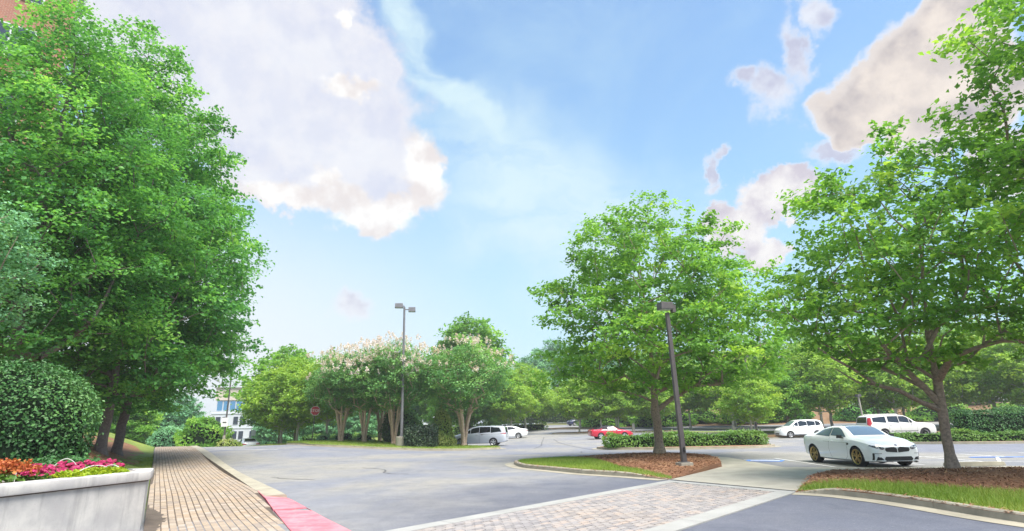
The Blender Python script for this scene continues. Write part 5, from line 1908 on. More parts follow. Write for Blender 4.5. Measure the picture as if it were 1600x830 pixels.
                m.build('rim', M[rim], hub, smooth=False)

    def mirrors(s, x, z, mat):
        for sd in (-1, 1):
            y = sd * (s.sp['hw'] + 0.06)
            b = MB().box((x, y, z), (.10, .18, .11), 0.12 * sd, 0.8)
            b.tube([(x, sd * (s.sp['hw'] - .1), z - .05), (x, y, z - .04)], 0.022, 6)
            b.build('mirror', M[mat], s.root, bevel=0.0)

    def seam(s, pts, w=0.008, mat='black'):
        """door gap as a thin dark line on both flanks"""
        for sd in (-1, 1):
            P, F = [], []
            q = curve_pts(pts, 0.08) if len(pts) > 2 else pts
            q2 = offset(q, w)
            for a, b in zip(q, q2):
                for c in (a, b):
                    h = s.bvh.ray_cast(Vector((c[0], 3 * sd, c[1])), Vector((0, -sd, 0)))
                    if h[0] is None:
                        return
                    P.append(tuple(h[0] + h[1] * 0.003))
            for i in range(len(q) - 1):
                F.append((2 * i, 2 * i + 2, 2 * i + 3, 2 * i + 1))
            np_mesh('door_gap', P, F, M[mat], s.root)

    def handle(s, x, z, mat):
        for sd in (-1, 1):
            h = s.bvh.ray_cast(Vector((x, 3 * sd, z)), Vector((0, -sd, 0)))
            if h[0]:
                MB().box((x, h[0].y + sd * .012, z), (.19, .035, .03)).build('door_handle', M[mat], s.root)

    def plate(s, side, z, mat='sign_white'):
        s.panel('number_plate', [(-.16, z), (.16, z), (.16, z + .15), (-.16, z + .15)], 'x', side, 0.012, mat, nu=2, nv=2)


# --- white coupe
COUPE = dict(r=.335, hw=.925, axles=(1.33, -1.36),
             w=[(-2.24, .70), (-2.18, .80), (-2.0, .88), (-1.7, .915), (-1.35, .93), (-.9, .915), (-.3, .90), (.4, .90), (.9, .912), (1.3, .925), (1.65, .905), (1.95, .85), (2.12, .77), (2.2, .66)],
             zs=[(-2.24, .46), (-2.15, .34), (-1.9, .27), (-1.3, .21), (0, .18), (1.3, .18), (1.9, .17), (2.2, .20)],
             zb=[(-2.24, .90), (-2.15, .96), (-1.9, 1.0), (-1.4, 1.0), (-.6, .965), (.3, .93), (1.0, .90), (1.6, .83), (2.0, .74), (2.2, .64)],
             zt=[(-2.24, .95), (-2.18, 1.03), (-2.05, 1.075), (-1.8, 1.085), (-1.55, 1.10), (-1.1, 1.25), (-.7, 1.345), (-.3, 1.385), (0, 1.385), (.25, 1.35), (.6, 1.21), (.95, 1.02), (1.25, .975), (1.6, .925), (1.95, .83), (2.12, .75), (2.2, .67)],
             wr=[(-2.24, .55), (-1.8, .68), (-1.5, .66), (-1.1, .60), (-.7, .575), (0, .57), (.25, .58), (.6, .635), (.95, .70), (1.5, .70), (2.0, .62), (2.2, .50)])
c = Car('coupe', (12.7, 22.6, 0), math.radians(-87), 'silver-white sports coupe with gold wheels parked near the right tree', COUPE, 'white_paint')
c.windows([[(.70, .985), (-.20, 1.0), (-.22, 1.30), (.10, 1.30), (.30, 1.24)], [(-.27, 1.0), (-1.18, 1.04), (-.92, 1.20), (-.60, 1.29), (-.27, 1.30)]], 'glass_blue')
c.screen('windscreen', .90, .60, .27, .50)
c.screen('rear_window', -1.50, .54, -.86, .46)
hl = [(.44, .60), (.52, .585), (.76, .65), (.83, .715), (.80, .735), (.47, .68)]
for sg in (-1, 1):
    f = c.panel('headlight', [(sg * a, b) for a, b in hl], 'x', 1, .006, 'lens_dark', nu=8)
    for k in (.52, .66):
        c.panel('lamp_ring', [(sg * (k - .045), .635), (sg * (k + .045), .64), (sg * (k + .045), .69), (sg * (k - .045), .685)], 'x', 1, .010, 'lens_clear', f, 3, 3)
    c.panel('kidney_grille', [(sg * .015, .49), (sg * .37, .50), (sg * .43, .57), (sg * .40, .655), (sg * .10, .67), (sg * .015, .62)], 'x', 1, .006, 'black', nu=5)
    c.panel('side_intake', [(sg * .50, .24), (sg * .74, .235), (sg * .70, .36), (sg * .60, .355)], 'x', 1, .006, 'black')
    c.panel('intake_blade', [(sg * .765, .25), (sg * .80, .25), (sg * .80, .47), (sg * .765, .47)], 'x', 1, .006, 'black', nu=2)
    c.panel('intake_blade', [(sg * .56, .455), (sg * .79, .455), (sg * .79, .478), (sg * .56, .474)], 'x', 1, .007, 'black', nv=2)
    c.panel('tail_lamp', [(sg * .40, .78), (sg * .80, .76), (sg * .78, .90), (sg * .40, .89)], 'x', -1, .006, 'lens_red')
c.panel('lower_intake', [(-.44, .225), (.44, .225), (.50, .28), (.44, .36), (-.44, .36), (-.50, .28)], 'x', 1, .006, 'black', nu=8)
c.panel('front_splitter', [(-.7, .20), (.7, .20), (.7, .216), (-.7, .216)], 'x', 1, .05, 'black', nu=10, nv=2)
c.panel('badge', [(-.04, .70), (.04, .70), (.04, .745), (-.04, .745)], 'x', 1, .008, 'navy_paint', nu=2, nv=2)
c.wheels('gold_rim', 5, .25, split=True)
c.mirrors(.62, 1.0, 'black')
c.seam([(.82, .94), (.86, .7), (.80, .34), (.62, .24)])
c.seam([(-.22, .98), (-.30, .6), (-.22, .24)])
c.seam([(.95, .80), (.2, .80), (-.6, .82)], .006)
c.handle(-.08, .82, 'white_paint')
c.both('side_skirt', [(.92, .19), (-.95, .19), (-.95, .225), (.92, .225)], .025, 'white_paint', nv=2)
c.both('fender_vent', [(.98, .72), (.86, .72), (.84, .78), (.98, .79)], .008, 'black', nu=3, nv=3)
c.panel('roof_panel', [(-.75, -.46), (.18, -.46), (.18, .46), (-.75, .46)], 'z', 1, .004, 'black_paint')

# --- silver minivan
VAN = dict(r=.345, hw=.995, axles=(1.52, -1.48),
           w=[(-2.58, .82), (-2.5, .92), (-2.2, .98), (-1.5, 1.0), (0, .99), (1.5, .99), (2.0, .94), (2.35, .84), (2.55, .66)],
           zs=[(-2.58, .42), (-2.4, .32), (-1.5, .24), (0, .22), (1.5, .22), (2.2, .22), (2.55, .30)],
           zb=[(-2.58, 1.0), (-2.3, 1.06), (-1, 1.06), (.4, 1.02), (1.3, .99), (1.9, .90), (2.3, .80), (2.55, .66)],
           zt=[(-2.58, 1.08), (-2.52, 1.42), (-2.40, 1.64), (-2.15, 1.71), (-1.2, 1.74), (-.2, 1.74), (.35, 1.66), (.9, 1.42), (1.45, 1.14), (1.75, 1.04), (2.1, .95), (2.4, .83), (2.55, .70)],
           wr=[(-2.58, .70), (-2.3, .72), (-1, .73), (-.2, .73), (.4, .72), (.9, .76), (1.45, .80), (2.0, .74), (2.55, .5)])
c = Car('minivan', (-3.35, 54.6, H(-3.35, 54.6) + .0), math.radians(172), 'silver minivan parked nose-in beside the planted island', VAN, 'silver_paint', 'van')
c.windows([[(1.10, 1.10), (.62, 1.10), (.62, 1.38), (.72, 1.38)], [(.55, 1.10), (-.18, 1.12), (-.18, 1.62), (.22, 1.58), (.55, 1.44)], [(-.26, 1.12), (-1.18, 1.13), (-1.18, 1.63), (-.26, 1.63)],
           [(-1.26, 1.13), (-2.22, 1.17), (-1.95, 1.60), (-1.26, 1.63)]])
c.screen('windscreen', 1.35, .70, .42, .62)
c.panel('rear_window', [(-.62, 1.16), (.62, 1.16), (.54, 1.58), (-.54, 1.58)], 'x', -1, .008, 'glass')
for sg in (-1, 1):
    c.panel('tail_lamp', [(sg * .66, 1.02), (sg * .95, 1.02), (sg * .93, 1.13), (sg * .66, 1.12)], 'x', -1, .008, 'lens_red')
    c.panel('headlight', [(sg * .50, .66), (sg * .84, .70), (sg * .86, .80), (sg * .52, .74)], 'x', 1, .008, 'lens_clear')
c.both('tail_lamp', [(-2.50, 1.0), (-2.10, 1.02), (-2.18, 1.10), (-2.50, 1.12)], .008, 'lens_red', nu=4, nv=3)
c.both('slide_rail', [(-.30, .985), (-2.15, 1.0), (-2.15, 1.03), (-.30, 1.012)], .005, 'black', nv=2)
c.panel('bumper_shade', [(-.8, .36), (.8, .36), (.8, .44), (-.8, .44)], 'x', -1, .006, 'black', nv=2)
c.plate(-1, .80)
c.wheels('alloy', 5, .22)
c.mirrors(.98, 1.12, 'silver_paint')
c.seam([(.98, 1.05), (1.02, .7), (.86, .30)], .012)
c.seam([(-.22, 1.08), (-.22, .6), (-.22, .26)], .012)
c.handle(.02, .98, 'chrome')
c.handle(-.45, .98, 'chrome')

# --- white sedan
SEDAN = dict(r=.33, hw=.91, axles=(1.42, -1.35),
             w=[(-2.40, .70), (-2.32, .82), (-2.0, .89), (-1, .915), (1, .915), (1.8, .88), (2.2, .78), (2.38, .62)],
             zs=[(-2.40, .45), (-2.2, .32), (-1.3, .22), (1.3, .20), (2.1, .20), (2.38, .26)],
             zb=[(-2.40, .88), (-2.2, .97), (-1.3, .97), (0, .94), (1.1, .90), (1.8, .82), (2.2, .72), (2.38, .62)],
             zt=[(-2.40, .95), (-2.34, 1.06), (-2.15, 1.10), (-1.75, 1.13), (-1.2, 1.33), (-.6, 1.45), (0, 1.46), (.35, 1.40), (.8, 1.19), (1.15, 1.01), (1.6, .93), (2.05, .82), (2.38, .66)],
             wr=[(-2.40, .55), (-1.9, .68), (-1.2, .60), (-.5, .58), (.3, .58), (.8, .65), (1.2, .70), (2.0, .64), (2.38, .45)])
SEDAN_WIN = [[(.82, .99), (-.02, 1.0), (-.02, 1.36), (.20, 1.36), (.40, 1.28)], [(-.09, 1.0), (-1.10, 1.04), (-1.02, 1.20), (-.65, 1.34), (-.09, 1.37)]]


def sedan(name, loc, rz, label, paint, group=None, cat='car', sp=SEDAN, win=SEDAN_WIN, full=True):
    c = Car(name, loc, rz, label, sp, paint, cat, group)
    c.windows(win)
    c.screen('windscreen', 1.08, .58, .38, .50)
    c.screen('rear_window', -1.62, .54, -.92, .47, 'glass')
    for sg in (-1, 1):
        c.panel('tail_lamp', [(sg * .46, .84), (sg * .82, .82), (sg * .80, .96), (sg * .46, .95)], 'x', -1, .008, 'lens_red')
        c.panel('headlight', [(sg * .45, .60), (sg * .76, .64), (sg * .78, .72), (sg * .45, .68)], 'x', 1, .008, 'lens_clear')
    c.plate(-1, .66)
    c.wheels('alloy', 5, .21)
    c.mirrors(.72, 1.0, paint)
    c.seam([(-.05, .95), (-.05, .6), (-.05, .25)], .012)
    return c


sedan('sedan', (-.95, 72.5, H(-.95, 72.5)), math.radians(174), 'white sedan parked behind the silver minivan', 'white_paint')

# --- red convertible
CONV = dict(r=.325, hw=.905, axles=(1.32, -1.28),
            w=[(-2.30, .70), (-2.22, .82), (-1.9, .88), (-1.2, .91), (0, .885), (1.3, .91), (1.8, .86), (2.15, .76), (2.32, .60)],
            zs=[(-2.30, .40), (-2.1, .30), (-1.2, .20), (1.3, .18), (2.1, .20), (2.32, .28)],
            zb=[(-2.30, .86), (-2.15, .93), (-1.3, .93), (-.4, .89), (.8, .87), (1.5, .81), (2.0, .72), (2.32, .58)],
            zt=[(-2.30, .90), (-2.22, .97), (-1.9, .99), (-1.35, 1.0), (-1.05, 1.17), (-.65, 1.33), (-.2, 1.37), (.15, 1.34), (.45, 1.19), (.80, .985), (1.2, .93), (1.7, .85), (2.1, .74), (2.32, .62)],
            wr=[(-2.30, .55), (-1.5, .68), (-1.05, .60), (-.5, .56), (.15, .56), (.5, .62), (.85, .69), (1.6, .66), (2.32, .42)])
c = Car('convertible', (10.15, 64.6, H(10.15, 64.6)), math.radians(8), 'red convertible with its black soft top up', CONV, 'red_paint')
c.panel('soft_top', [(-1.30, -.62), (.22, -.62), (.22, .62), (-1.30, .62)], 'z', 1, .012, 'soft_top', nu=10, nv=10)
c.both('soft_top', [(-1.32, 1.0), (-.50, .965), (.22, .98), (.26, 1.30), (-.1, 1.345), (-.4, 1.34), (-.75, 1.28), (-1.05, 1.14)], .0065, 'soft_top', nu=12, nv=10)
c.windows([[(.62, .93), (-.50, .95), (-.42, 1.24), (.14, 1.28), (.26, 1.22)]], 'glass_blue')
c.screen('windscreen', .78, .58, .24, .50)
for sg in (-1, 1):
    c.panel('tail_lamp', [(sg * .50, .72), (sg * .84, .72), (sg * .82, .86), (sg * .50, .86)], 'x', -1, .008, 'lens_red')
    c.panel('headlight', [(sg * .42, .56), (sg * .72, .58), (sg * .74, .68), (sg * .42, .66)], 'x', 1, .008, 'lens_clear')
c.both('side_scoop', [(-.62, .50), (-.42, .50), (-.40, .72), (-.55, .72)], .006, 'black', nu=3, nv=3)
c.wheels('alloy', 5, .22)
c.mirrors(.52, .98, 'red_paint')
c.seam([(.72, .90), (.74, .6), (.70, .25)], .012)
c.seam([(-.55, .92), (-.60, .6), (-.55, .25)], .012)
MB().box((-2.08, 0, 1.035), (.22, 1.35, .035)).box((-2.05, -.5, 1.0), (.08, .05, .08)).box((-2.05, .5, 1.0), (.08, .05, .08)).build('spoiler', M['red_paint'], c.root)

# --- small white hatchback
HATCH = dict(r=.32, hw=.89, axles=(1.27, -1.32),
             w=[(-2.12, .74), (-2.05, .84), (-1.7, .89), (0, .895), (1.3, .89), (1.8, .84), (2.05, .70), (2.12, .58)],
             zs=[(-2.12, .42), (-1.95, .30), (-1.2, .22), (1.2, .20), (1.9, .22), (2.12, .30)],
             zb=[(-2.12, .95), (-1.8, 1.02), (-.5, 1.0), (.7, .97), (1.4, .90), (1.9, .80), (2.12, .66)],
             zt=[(-2.12, 1.05), (-2.06, 1.30), (-1.92, 1.55), (-1.6, 1.64), (-.8, 1.67), (0, 1.66), (.45, 1.56), (.85, 1.32), (1.2, 1.08), (1.5, .99), (1.85, .90), (2.05, .78), (2.12, .70)],
             wr=[(-2.12, .62), (-1.8, .66), (-.8, .67), (0, .67), (.45, .67), (.9, .70), (1.3, .72), (1.8, .66), (2.12, .48)])
c = Car('hatchback', (27.1, 57.6, H(27.1, 57.6)), math.radians(183), 'small white tall hatchback with a dark window band, behind the coupe', HATCH, 'white_paint')
c.windows([[(.98, 1.04), (.40, 1.06), (.40, 1.46), (.55, 1.43)], [(.33, 1.06), (-.45, 1.07), (-.45, 1.54), (.05, 1.55), (.33, 1.49)], [(-.52, 1.07), (-1.25, 1.08), (-1.25, 1.54), (-.52, 1.55)], [(-1.32, 1.09), (-1.85, 1.12), (-1.70, 1.50), (-1.32, 1.53)]])
c.screen('windscreen', 1.14, .60, .50, .56)
c.panel('rear_window', [(-.56, 1.12), (.56, 1.12), (.5, 1.48), (-.5, 1.48)], 'x', -1, .008, 'glass')
for sg in (-1, 1):
    c.panel('headlight', [(sg * .45, .72), (sg * .66, .72), (sg * .68, .86), (sg * .47, .84)], 'x', 1, .008, 'lens_clear')
    c.panel('tail_lamp', [(sg * .60, .84), (sg * .82, .84), (sg * .80, 1.02), (sg * .60, 1.02)], 'x', -1, .008, 'lens_red')
c.panel('grille', [(-.4, .34), (.4, .34), (.36, .46), (-.36, .46)], 'x', 1, .008, 'black')
c.wheels('alloy', 5, .2)
c.mirrors(.85, 1.10, 'white_paint')
c.seam([(.36, 1.0), (.36, .6), (.36, .25)], .012)
c.both('sill_trim', [(.9, .24), (-.95, .24), (-.95, .33), (.9, .33)], .008, 'black', nv=2)

# --- white full-size suv
SUV = dict(r=.40, hw=1.02, axles=(1.72, -1.58),
           w=[(-2.82, .90), (-2.75, .97), (-2.4, 1.01), (0, 1.02), (1.8, 1.02), (2.4, .97), (2.7, .88), (2.82, .76)],
           zs=[(-2.82, .52), (-2.6, .44), (-1.6, .38), (1.6, .38), (2.5, .40), (2.82, .46)],
           zb=[(-2.82, 1.12), (-2.6, 1.19), (-1, 1.19), (.9, 1.17), (1.6, 1.14), (2.3, 1.08), (2.7, 1.0), (2.82, .92)],
           zt=[(-2.82, 1.22), (-2.78, 1.55), (-2.68, 1.78), (-2.45, 1.87), (-1.2, 1.90), (-.2, 1.89), (.35, 1.82), (.75, 1.60), (1.15, 1.30), (1.45, 1.235), (2.0, 1.19), (2.5, 1.12), (2.72, 1.04), (2.82, .95)],
           wr=[(-2.82, .76), (-2.4, .78), (-1, .79), (0, .79), (.5, .80), (1.15, .86), (1.6, .88), (2.4, .84), (2.82, .66)])
c = Car('suv', (30.7, 48.5, H(30.7, 48.5)), math.radians(-2), 'white full-size suv with dark windows behind the coupe', SUV, 'cream_paint')
c.windows([[(.98, 1.24), (.62, 1.24), (.62, 1.58)], [(.56, 1.24), (-.20, 1.25), (-.20, 1.74), (.25, 1.74), (.56, 1.62)], [(-.28, 1.25), (-1.12, 1.26), (-1.12, 1.75), (-.28, 1.75)], [(-1.32, 1.27), (-2.38, 1.28), (-2.34, 1.72), (-1.32, 1.74)]])
c.screen('windscreen', 1.10, .74, .42, .66)
c.panel('rear_window', [(-.72, 1.28), (.72, 1.28), (.66, 1.74), (-.66, 1.74)], 'x', -1, .008, 'glass')
for sg in (-1, 1):
    c.panel('tail_lamp', [(sg * .80, 1.00), (sg * .985, 1.00), (sg * .90, 1.66), (sg * .78, 1.66)], 'x', -1, .014, 'lens_red', nu=10, nv=14)
    c.panel('headlight', [(sg * .55, .80), (sg * .90, .80), (sg * .90, .98), (sg * .58, .98)], 'x', 1, .008, 'lens_clear')
c.panel('grille', [(-.5, .66), (.5, .66), (.5, .92), (-.5, .92)], 'x', 1, .008, 'chrome')
c.both('sill_trim', [(1.2, .40), (-1.1, .40), (-1.1, .47), (1.2, .47)], .010, 'black', nv=2)
c.both('side_moulding', [(1.15, .60), (-1.05, .60), (-1.05, .635), (1.15, .635)], .010, 'black', nv=2)
c.wheels('chrome', 6, .26)
c.mirrors(.78, 1.30, 'cream_paint')
for x in (1.12, -.24, -1.18):
    c.seam([(x, 1.17), (x, .8), (x - .02, .46)], .012)
for x in (-.05, -1.0):
    c.handle(x, 1.10, 'cream_paint')
c.root.scale = (0.94, 1.0, 1.0)
for sd in (-1, 1):
    MB().tube([(-2.2, sd * .62, 1.885), (-2.1, sd * .62, 1.93), (-.3, sd * .62, 1.935), (-.1, sd * .62, 1.90)], .02, 6).build('roof_rail', M['cream_paint'], c.root)
c.plate(-1, .85)

# --- dark cars far away and others
def small_suv(name, loc, rz, label, paint, group):
    c = Car(name, loc, rz, label, HATCH, paint, 'car', group)
    c.windows([[(.98, 1.04), (.40, 1.06), (.40, 1.46), (.55, 1.43)], [(.33, 1.06), (-.45, 1.07), (-.45, 1.54), (.05, 1.55), (.33, 1.49)], [(-.52, 1.07), (-1.25, 1.08), (-1.25, 1.54), (-.52, 1.55)]])
    c.screen('windscreen', 1.14, .60, .50, .56)
    c.panel('rear_window', [(-.56, 1.12), (.56, 1.12), (.5, 1.48), (-.5, 1.48)], 'x', -1, .008, 'glass')
    for sg in (-1, 1):
        c.panel('headlight', [(sg * .45, .72), (sg * .66, .72), (sg * .68, .86), (sg * .47, .84)], 'x', 1, .008, 'lens_clear')
        c.panel('tail_lamp', [(sg * .60, .84), (sg * .82, .84), (sg * .80, 1.02), (sg * .60, 1.02)], 'x', -1, .008, 'lens_red')
    c.wheels('alloy', 5, .2)
    return c


gc = 'cars parked at the far end of the lot'
small_suv('hatchback', (11.7, 112, H(11.7, 112)), math.radians(205), 'dark blue car parked farthest left at the far end of the lot', 'navy_paint', gc)
sedan('sedan', (15.2, 111, H(15.2, 111)), math.radians(20), 'black sedan parked in the middle at the far end of the lot', 'black_paint', gc)
small_suv('hatchback', (18.8, 110, H(18.8, 110)), math.radians(0), 'black car parked farthest right at the far end of the lot', 'black_paint', gc)
small_suv('hatchback', (39.0, 42.6, H(39, 42.6)), math.radians(175), 'dark car mostly hidden behind the tall hedge at the right edge', 'black_paint', None)
sedan('sedan', (-27.9, 62.5, H(-27.9, 62.5)), math.radians(122), 'pale silver car just showing over the crest of the road', 'silver_paint')
sedan('sedan', (-50.5, 76.0, H(-50.5, 76)), math.radians(80), 'white car parked in the shade beyond the sidewalk, left one', 'white_paint', 'cars in the shade beyond the sidewalk')
small_suv('hatchback', (-47.0, 76.5, H(-47, 76.5)), math.radians(80), 'dark blue car parked in the shade beyond the sidewalk, right one', 'navy_paint', 'cars in the shade beyond the sidewalk')


# ------------------------------------------------------------------ lamps, signs, buildings
def lamp_head(mb, c, size, rz):
    mb.box(c, size, rz, 0.94)


# near lamp post, leaning slightly
lx, ly = 5.95, 21.6
lz = float(z1(lx, ly))
nl = empty('lamp_post', (lx, ly, lz), 0, 'near bronze square lamp post with a box head, leaning left', 'street lamp')
MB().box((0, 0, 0.03), (.46, .46, .16), .2).build('footing', M['concrete'], nl, bevel=0.012)
MB().box((0, 0, .125), (.30, .30, .03), .2).build('base_plate', M['bronze'], nl)
top = Vector((-.10, 0, 5.55))
ang_ = .2
pv = []
for z_, k in ((.12, .082), (5.5, .066)):
    c0 = Vector((0, 0, 0)).lerp(top, z_ / 5.55)
    for a in (45, 135, 225, 315):
        t_ = math.radians(a) + ang_
        pv.append((c0.x + math.cos(t_) * k * 1.414, c0.y + math.sin(t_) * k * 1.414, z_))
MB().add(pv, [(3, 2, 1, 0), (4, 5, 6, 7), (0, 1, 5, 4), (1, 2, 6, 5), (2, 3, 7, 6), (3, 0, 4, 7)]).build('pole', M['bronze'], nl, bevel=.006)
MB().box((0.02, -.10, .55), (.075, .03, .15), .2).build('hand_hole', M['black'], nl)
hd = MB().box((-.17, -.05, 5.75), (.50, .40, .26), .25, .96).build('lamp_head', M['bronze'], nl, bevel=.01)
MB().box((-.17, -.05, 5.61), (.40, .32, .02), .25).build('lens', M['lamp_glass'], hd)
MB().box((.15, .05, 5.66), (.14, .2, .28), .25).build('bracket', M['bronze'], nl)

# tall lamp on the planted island
lx, ly = -9.15, 48.0
tl = empty('lamp_post', (lx, ly, H(lx, ly) + .12), 0, 'tall grey lamp post with two box heads on a concrete block', 'street lamp')
MB().lathe([(.001, 0), (.44, 0), (.44, .72), (.40, .76), (.001, .76)], n=20).build('concrete_base', M['concrete'], tl, smooth=True)
MB().tube([(0, 0, .76), (0, 0, .86)], .20, 10).build('base_plate', M['grey_pole'], tl)
MB().tube([(0, 0, .8), (-.02, 0, 6), (-.06, 0, 11.3)], [.125, .10, .085], 10).build('pole', M['grey_pole'], tl, smooth=True)
for sx, sy, hz_, s_ in ((-.48, -.2, 11.38, .68), (.55, .2, 11.1, .60)):
    h_ = MB().box((sx, sy, hz_), (s_, .5, .36), .15, .95).build('lamp_head', M['grey_pole'], tl, bevel=.012)
    MB().box((sx, sy, hz_ - .19), (s_ * .8, .4, .02), .15).build('lens', M['lamp_glass'], h_)
    MB().tube([(-.05, 0, hz_), (sx, sy, hz_)], .045, 6).build('arm', M['grey_pole'], tl)

# street lamp beyond the crest with a white sign board
lx, ly = -28.5, 58.5
sl = empty('lamp_post', (lx, ly, H(lx, ly)), 0, 'thin dark lamp post carrying a white sign board beyond the crest', 'street lamp')
MB().tube([(0, 0, 0), (.02, 0, 1.5)], [.16, .13], 8).build('concrete_base', M['concrete'], sl, smooth=True)
MB().tube([(.02, 0, 1.4), (.1, 0, 8.6)], [.085, .06], 8).build('pole', M['bronze'], sl, smooth=True)
h_ = MB().box((-.2, 0, 8.75), (.7, .4, .26), 0, .95).build('lamp_head', M['bronze'], sl)
MB().box((-.2, 0, 8.61), (.6, .3, .02)).build('lens', M['lamp_glass'], h_)
b_ = MB().box((-.02, -.14, 2.75), (.62, .03, .85), .1).build('sign_board', M['sign_white'], sl)
MB().box((-.02, -.162, 2.72), (.34, .008, .10), .1).build('sign_mark', M['black'], b_)
# leaning dark lamp in the far lot
lx, ly = 24.9, 62.0
fl = empty('lamp_post', (lx, ly, H(lx, ly) + .2), 0, 'dark thin lamp post in the mulch island left of the small white hatchback', 'street lamp')
MB().tube([(0, 0, 0), (0, 0, .35)], .22, 10).build('concrete_base', M['concrete'], fl, smooth=True)
MB().tube([(0, 0, .3), (-.3, 0, 8)], [.11, .08], 8).build('pole', M['bronze'], fl, smooth=True)
h_ = MB().box((-.3, 0, 8.1), (.6, .5, .3), .2, .95).build('lamp_head', M['bronze'], fl)
MB().box((-.3, 0, 7.94), (.5, .4, .02), .2).build('lens', M['lamp_glass'], h_)
lx, ly = 34.9, 60.0
fl = empty('lamp_post', (lx, ly, H(lx, ly) + .2), 0, 'slim pale leaning lamp post between the small hatchback and the full-size suv', 'street lamp')
MB().tube([(0, 0, 0), (-.12, 0, 3.6)], [.10, .08], 8).build('pole', M['concrete'], fl, smooth=True)
MB().box((-.12, 0, 3.7), (.4, .4, .25), .2, .95).build('lamp_head', M['bronze'], fl)

# thin pale post beyond the crest
o = MB().tube([(0, 0, 0), (.02, 0, 3.4)], .05, 8).build('post', M['concrete'], None, smooth=True)
o.location = (-32.4, 60.5, H(-32.4, 60.5))
tag(o, 'thin pale post between the round bush and the juniper', 'post')
o = empty('small_sign', (-28.7, 65.5, H(-28.7, 65.5)), 0, 'small white sign on a post beside the road beyond the crest', 'sign')
MB().tube([(0, 0, 0), (0, 0, 2.2)], .03, 6).build('post', M['grey_pole'], o)
MB().box((0, -.04, 2.2), (.5, .02, .6)).build('sign_face', M['sign_white'], o)


def text_mesh(txt, size, mat, parent, name, loc, rot, depth=0.002):
    cu = bpy.data.curves.new('t', 'FONT')
    cu.body = txt
    cu.size = size
    cu.align_x = 'CENTER'
    cu.align_y = 'CENTER'
    cu.extrude = depth
    tmp = link(bpy.data.objects.new('t', cu))
    bpy.context.view_layer.update()
    me = bpy.data.meshes.new_from_object(tmp.evaluated_get(bpy.context.evaluated_depsgraph_get()))
    bpy.data.objects.remove(tmp)
    me.materials.clear()
    me.materials.append(mat)
    me.name = name
    o = link(bpy.data.objects.new(name, me), parent)
    o.location = loc
    o.rotation_euler = rot
    return o


# stop sign
sx, sy = -18.1, 53.6
st = empty('stop_sign', (sx, sy, z4(sx, sy)), math.radians(14), 'red octagonal stop sign on a thin post', 'sign')
MB().tube([(-.10, 0, -.1), (0.02, 0, 2.75)], .04, 6).build('post', M['bronze'], st)
oc = [(math.cos(PI / 8 + k * PI / 4), math.sin(PI / 8 + k * PI / 4)) for k in range(8)]


def octagon(r, y0, y1, name, mat, parent):
    V = [(a * r + .02, y0, b * r + 2.62) for a, b in oc] + [(a * r + .02, y1, b * r + 2.62) for a, b in oc]
    F = [tuple(range(8)), tuple(range(15, 7, -1))] + [(i, (i + 1) % 8, 8 + (i + 1) % 8, 8 + i) for i in range(8)]
    return MB().add(V, F).build(name, M[mat], parent)


ob = octagon(.44, -.05, -.035, 'border', 'sign_white', st)
octagon(.405, -.056, -.051, 'sign_face', 'sign_red', st)
text_mesh('STOP', .34, M['sign_white'], st, 'lettering', (.02, -.058, 2.62), (PI / 2, 0, 0))

# wheel stop in the right bays
ws = MB()
n = 2
prof = [(-.10, 0), (-.07, .13), (.07, .13), (.10, 0)]
V = [(x, y, z_) for x, k in ((-.92, .75), (-.86, 1), (.86, 1), (.92, .75)) for y, z_ in [(p[0] * k, p[1] * k) for p in prof]]
F = [(i * 4 + k, i * 4 + k + 1, i * 4 + 5 + k, i * 4 + 4 + k) for i in range(3) for k in range(3)] + [(0, 1, 2, 3), (15, 14, 13, 12)]
o = ws.add(V, F).build('wheel_stop', M['kerb'], None, bevel=.01)
o.location = (15.2, 20.3, 0.018)
o.rotation_euler = (0, 0, -.12)
tag(o, 'concrete wheel stop in the bay right of the right tree', 'wheel stop')
# stake by the red car's island
o = MB().box((0, 0, .5), (.35, .3, 1.0)).build('utility_box', M['concrete'], None, bevel=.03)
o.location = (15.2, 77.4, H(15.2, 77.4) + .15)
tag(o, 'small pale utility box in the mulch right of the red convertible', 'box')


# far office building
B = empty('office_building', (-52, 172, -5.5), math.radians(20), 'pale office building with tan top storey beyond the trees', 'building')
MB().box((0, 0, 6.2), (62, 24, 12.4)).build('wall', M['wallwhite'], B)
MB().box((0, 0, 16.9), (61, 23, 3.2)).build('parapet', M['walltan'], B)
MB().box((0, 0, 18.65), (62, 24, .3)).build('roof', M['wallwhite'], B)
MB().box((0, 0, 13.85), (60, 22.4, 2.9)).build('ribbon_wall', M['wallwhite'], B)
for k in range(40):
    f = MB().box((-29.3 + k * 1.5, -11.24, 13.9), (1.36, .12, 2.5)).build('window', M['wallwhite'], B)
    MB().box((-29.3 + k * 1.5, -11.32, 13.9), (1.2, .06, 2.3)).build('pane', M['winblue'], f)
for row, z_ in enumerate((10.2, 6.6, 3.0)):
    for k in range(15):
        for dx in (-.75, .75):
            f = MB().box((-28.5 + k * 4.07 + dx, -12.02, z_), (1.3, .1, 2.1)).build('window', M['wallwhite'], B)
            MB().box((-28.5 + k * 4.07 + dx, -12.09, z_), (1.08, .06, 1.9)).build('pane', M['windark'], f)
    MB().box((0, -12.06, z_ + 1.75), (62, .15, .25)).build('string_course', M['wallwhite'], B)

# brick building behind the left trees
bb = empty('brick_building', (-40.5, 26, 0.3), math.radians(41), 'tall red brick building behind the trees on the left', 'building')
W_, D_, HH = 26.0, 12.0, 34.0


def uvbox(name, c, size, mat, parent):
    o = MB().box(c, size).build(name, M[mat], parent)
    me = o.data
    uv = me.uv_layers.new(name='UVMap')
    for p in me.polygons:
        for li in p.loop_indices:
            v = me.vertices[me.loops[li].vertex_index].co
            uv.data[li].uv = (v.x if abs(p.normal.x) < .5 else v.y, v.z)
    return o


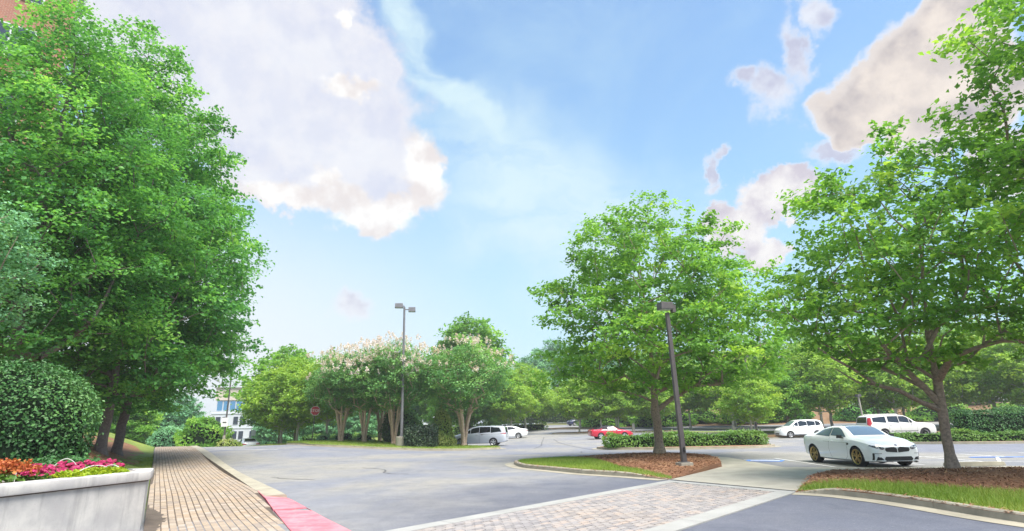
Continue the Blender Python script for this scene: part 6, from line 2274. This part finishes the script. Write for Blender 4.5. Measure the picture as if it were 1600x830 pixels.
uvbox('wall', (0, 0, HH / 2), (W_, D_, HH), 'brickwall', bb)
for fl_ in range(8):
    z_ = 3.0 + fl_ * 4.0
    MB().box((W_ / 2 + .03, 0, z_ - 1.15), (.1, D_ - .02, .25)).build('string_course', M['wallwhite'], bb)
    for k in range(3):
        y_ = -D_ / 2 + 2.0 + k * 4.0
        f = MB().box((W_ / 2 + .02, y_, z_ + .35), (.12, 2.3, 2.2)).build('window', M['wallwhite'], bb)
        for j in (-.55, .55):
            MB().box((W_ / 2 + .085, y_ + j, z_ + .35), (.05, .98, 2.0)).build('pane', M['windark'], f)
    for k in range(6):
        x_ = -W_ / 2 + 2.4 + k * 4.2
        f = MB().box((x_, -D_ / 2 - .02, z_ + .35), (2.3, .12, 2.2)).build('window', M['wallwhite'], bb)
        for j in (-.55, .55):
            MB().box((x_ + j, -D_ / 2 - .085, z_ + .35), (.98, .05, 2.0)).build('pane', M['windark'], f)
MB().box((0, 0, HH + .3), (W_ + .6, D_ + .6, .6)).build('cornice', M['wallwhite'], bb)

# grey roof showing between the trees on the right bank
hr = empty('house', (105, 128, z6(105, 128) - 2.6), math.radians(15), 'small house with a grey shingle roof behind the trees on the right bank', 'house')
MB().box((0, 0, 1.4), (9, 7, 2.8)).build('wall', M['walltan'], hr)
MB().add([(-5, -4, 2.75), (5, -4, 2.75), (5, 4, 2.75), (-5, 4, 2.75), (-5, 0, 5.0), (5, 0, 5.0)], [(0, 1, 5, 4), (2, 3, 4, 5), (0, 4, 3), (1, 2, 5), (3, 2, 1, 0)]).build('roof', M['shingle'], hr)
for x_ in (-2.6, 2.6):
    f = MB().box((x_, -3.52, 1.5), (1.4, .1, 1.2)).build('window', M['wallwhite'], hr)
    MB().box((x_, -3.59, 1.5), (1.2, .06, 1.0)).build('pane', M['windark'], f)
MB().box((0, -3.52, 1.05), (1.0, .1, 2.1)).build('door', M['bronze'], hr)


# ------------------------------------------------------------------ summer haze in the air
hb = MB().box((0, 0, 12.5), (8000, 8000, 50)).build('haze', M['white_line'])
hm = bpy.data.materials.new('haze')
hm.use_nodes = True
hm.node_tree.nodes.clear()
hv = hm.node_tree.nodes.new('ShaderNodeVolumePrincipled')
hv.inputs['Color'].default_value = (0.93, 0.97, 1.0, 1)
hv.inputs['Density'].default_value = 0.0007
hv.inputs['Anisotropy'].default_value = 0.2
ho = hm.node_tree.nodes.new('ShaderNodeOutputMaterial')
hm.node_tree.links.new(hv.outputs[0], ho.inputs['Volume'])
hb.data.materials.clear()
hb.data.materials.append(hm)
tag(hb, kind='stuff')
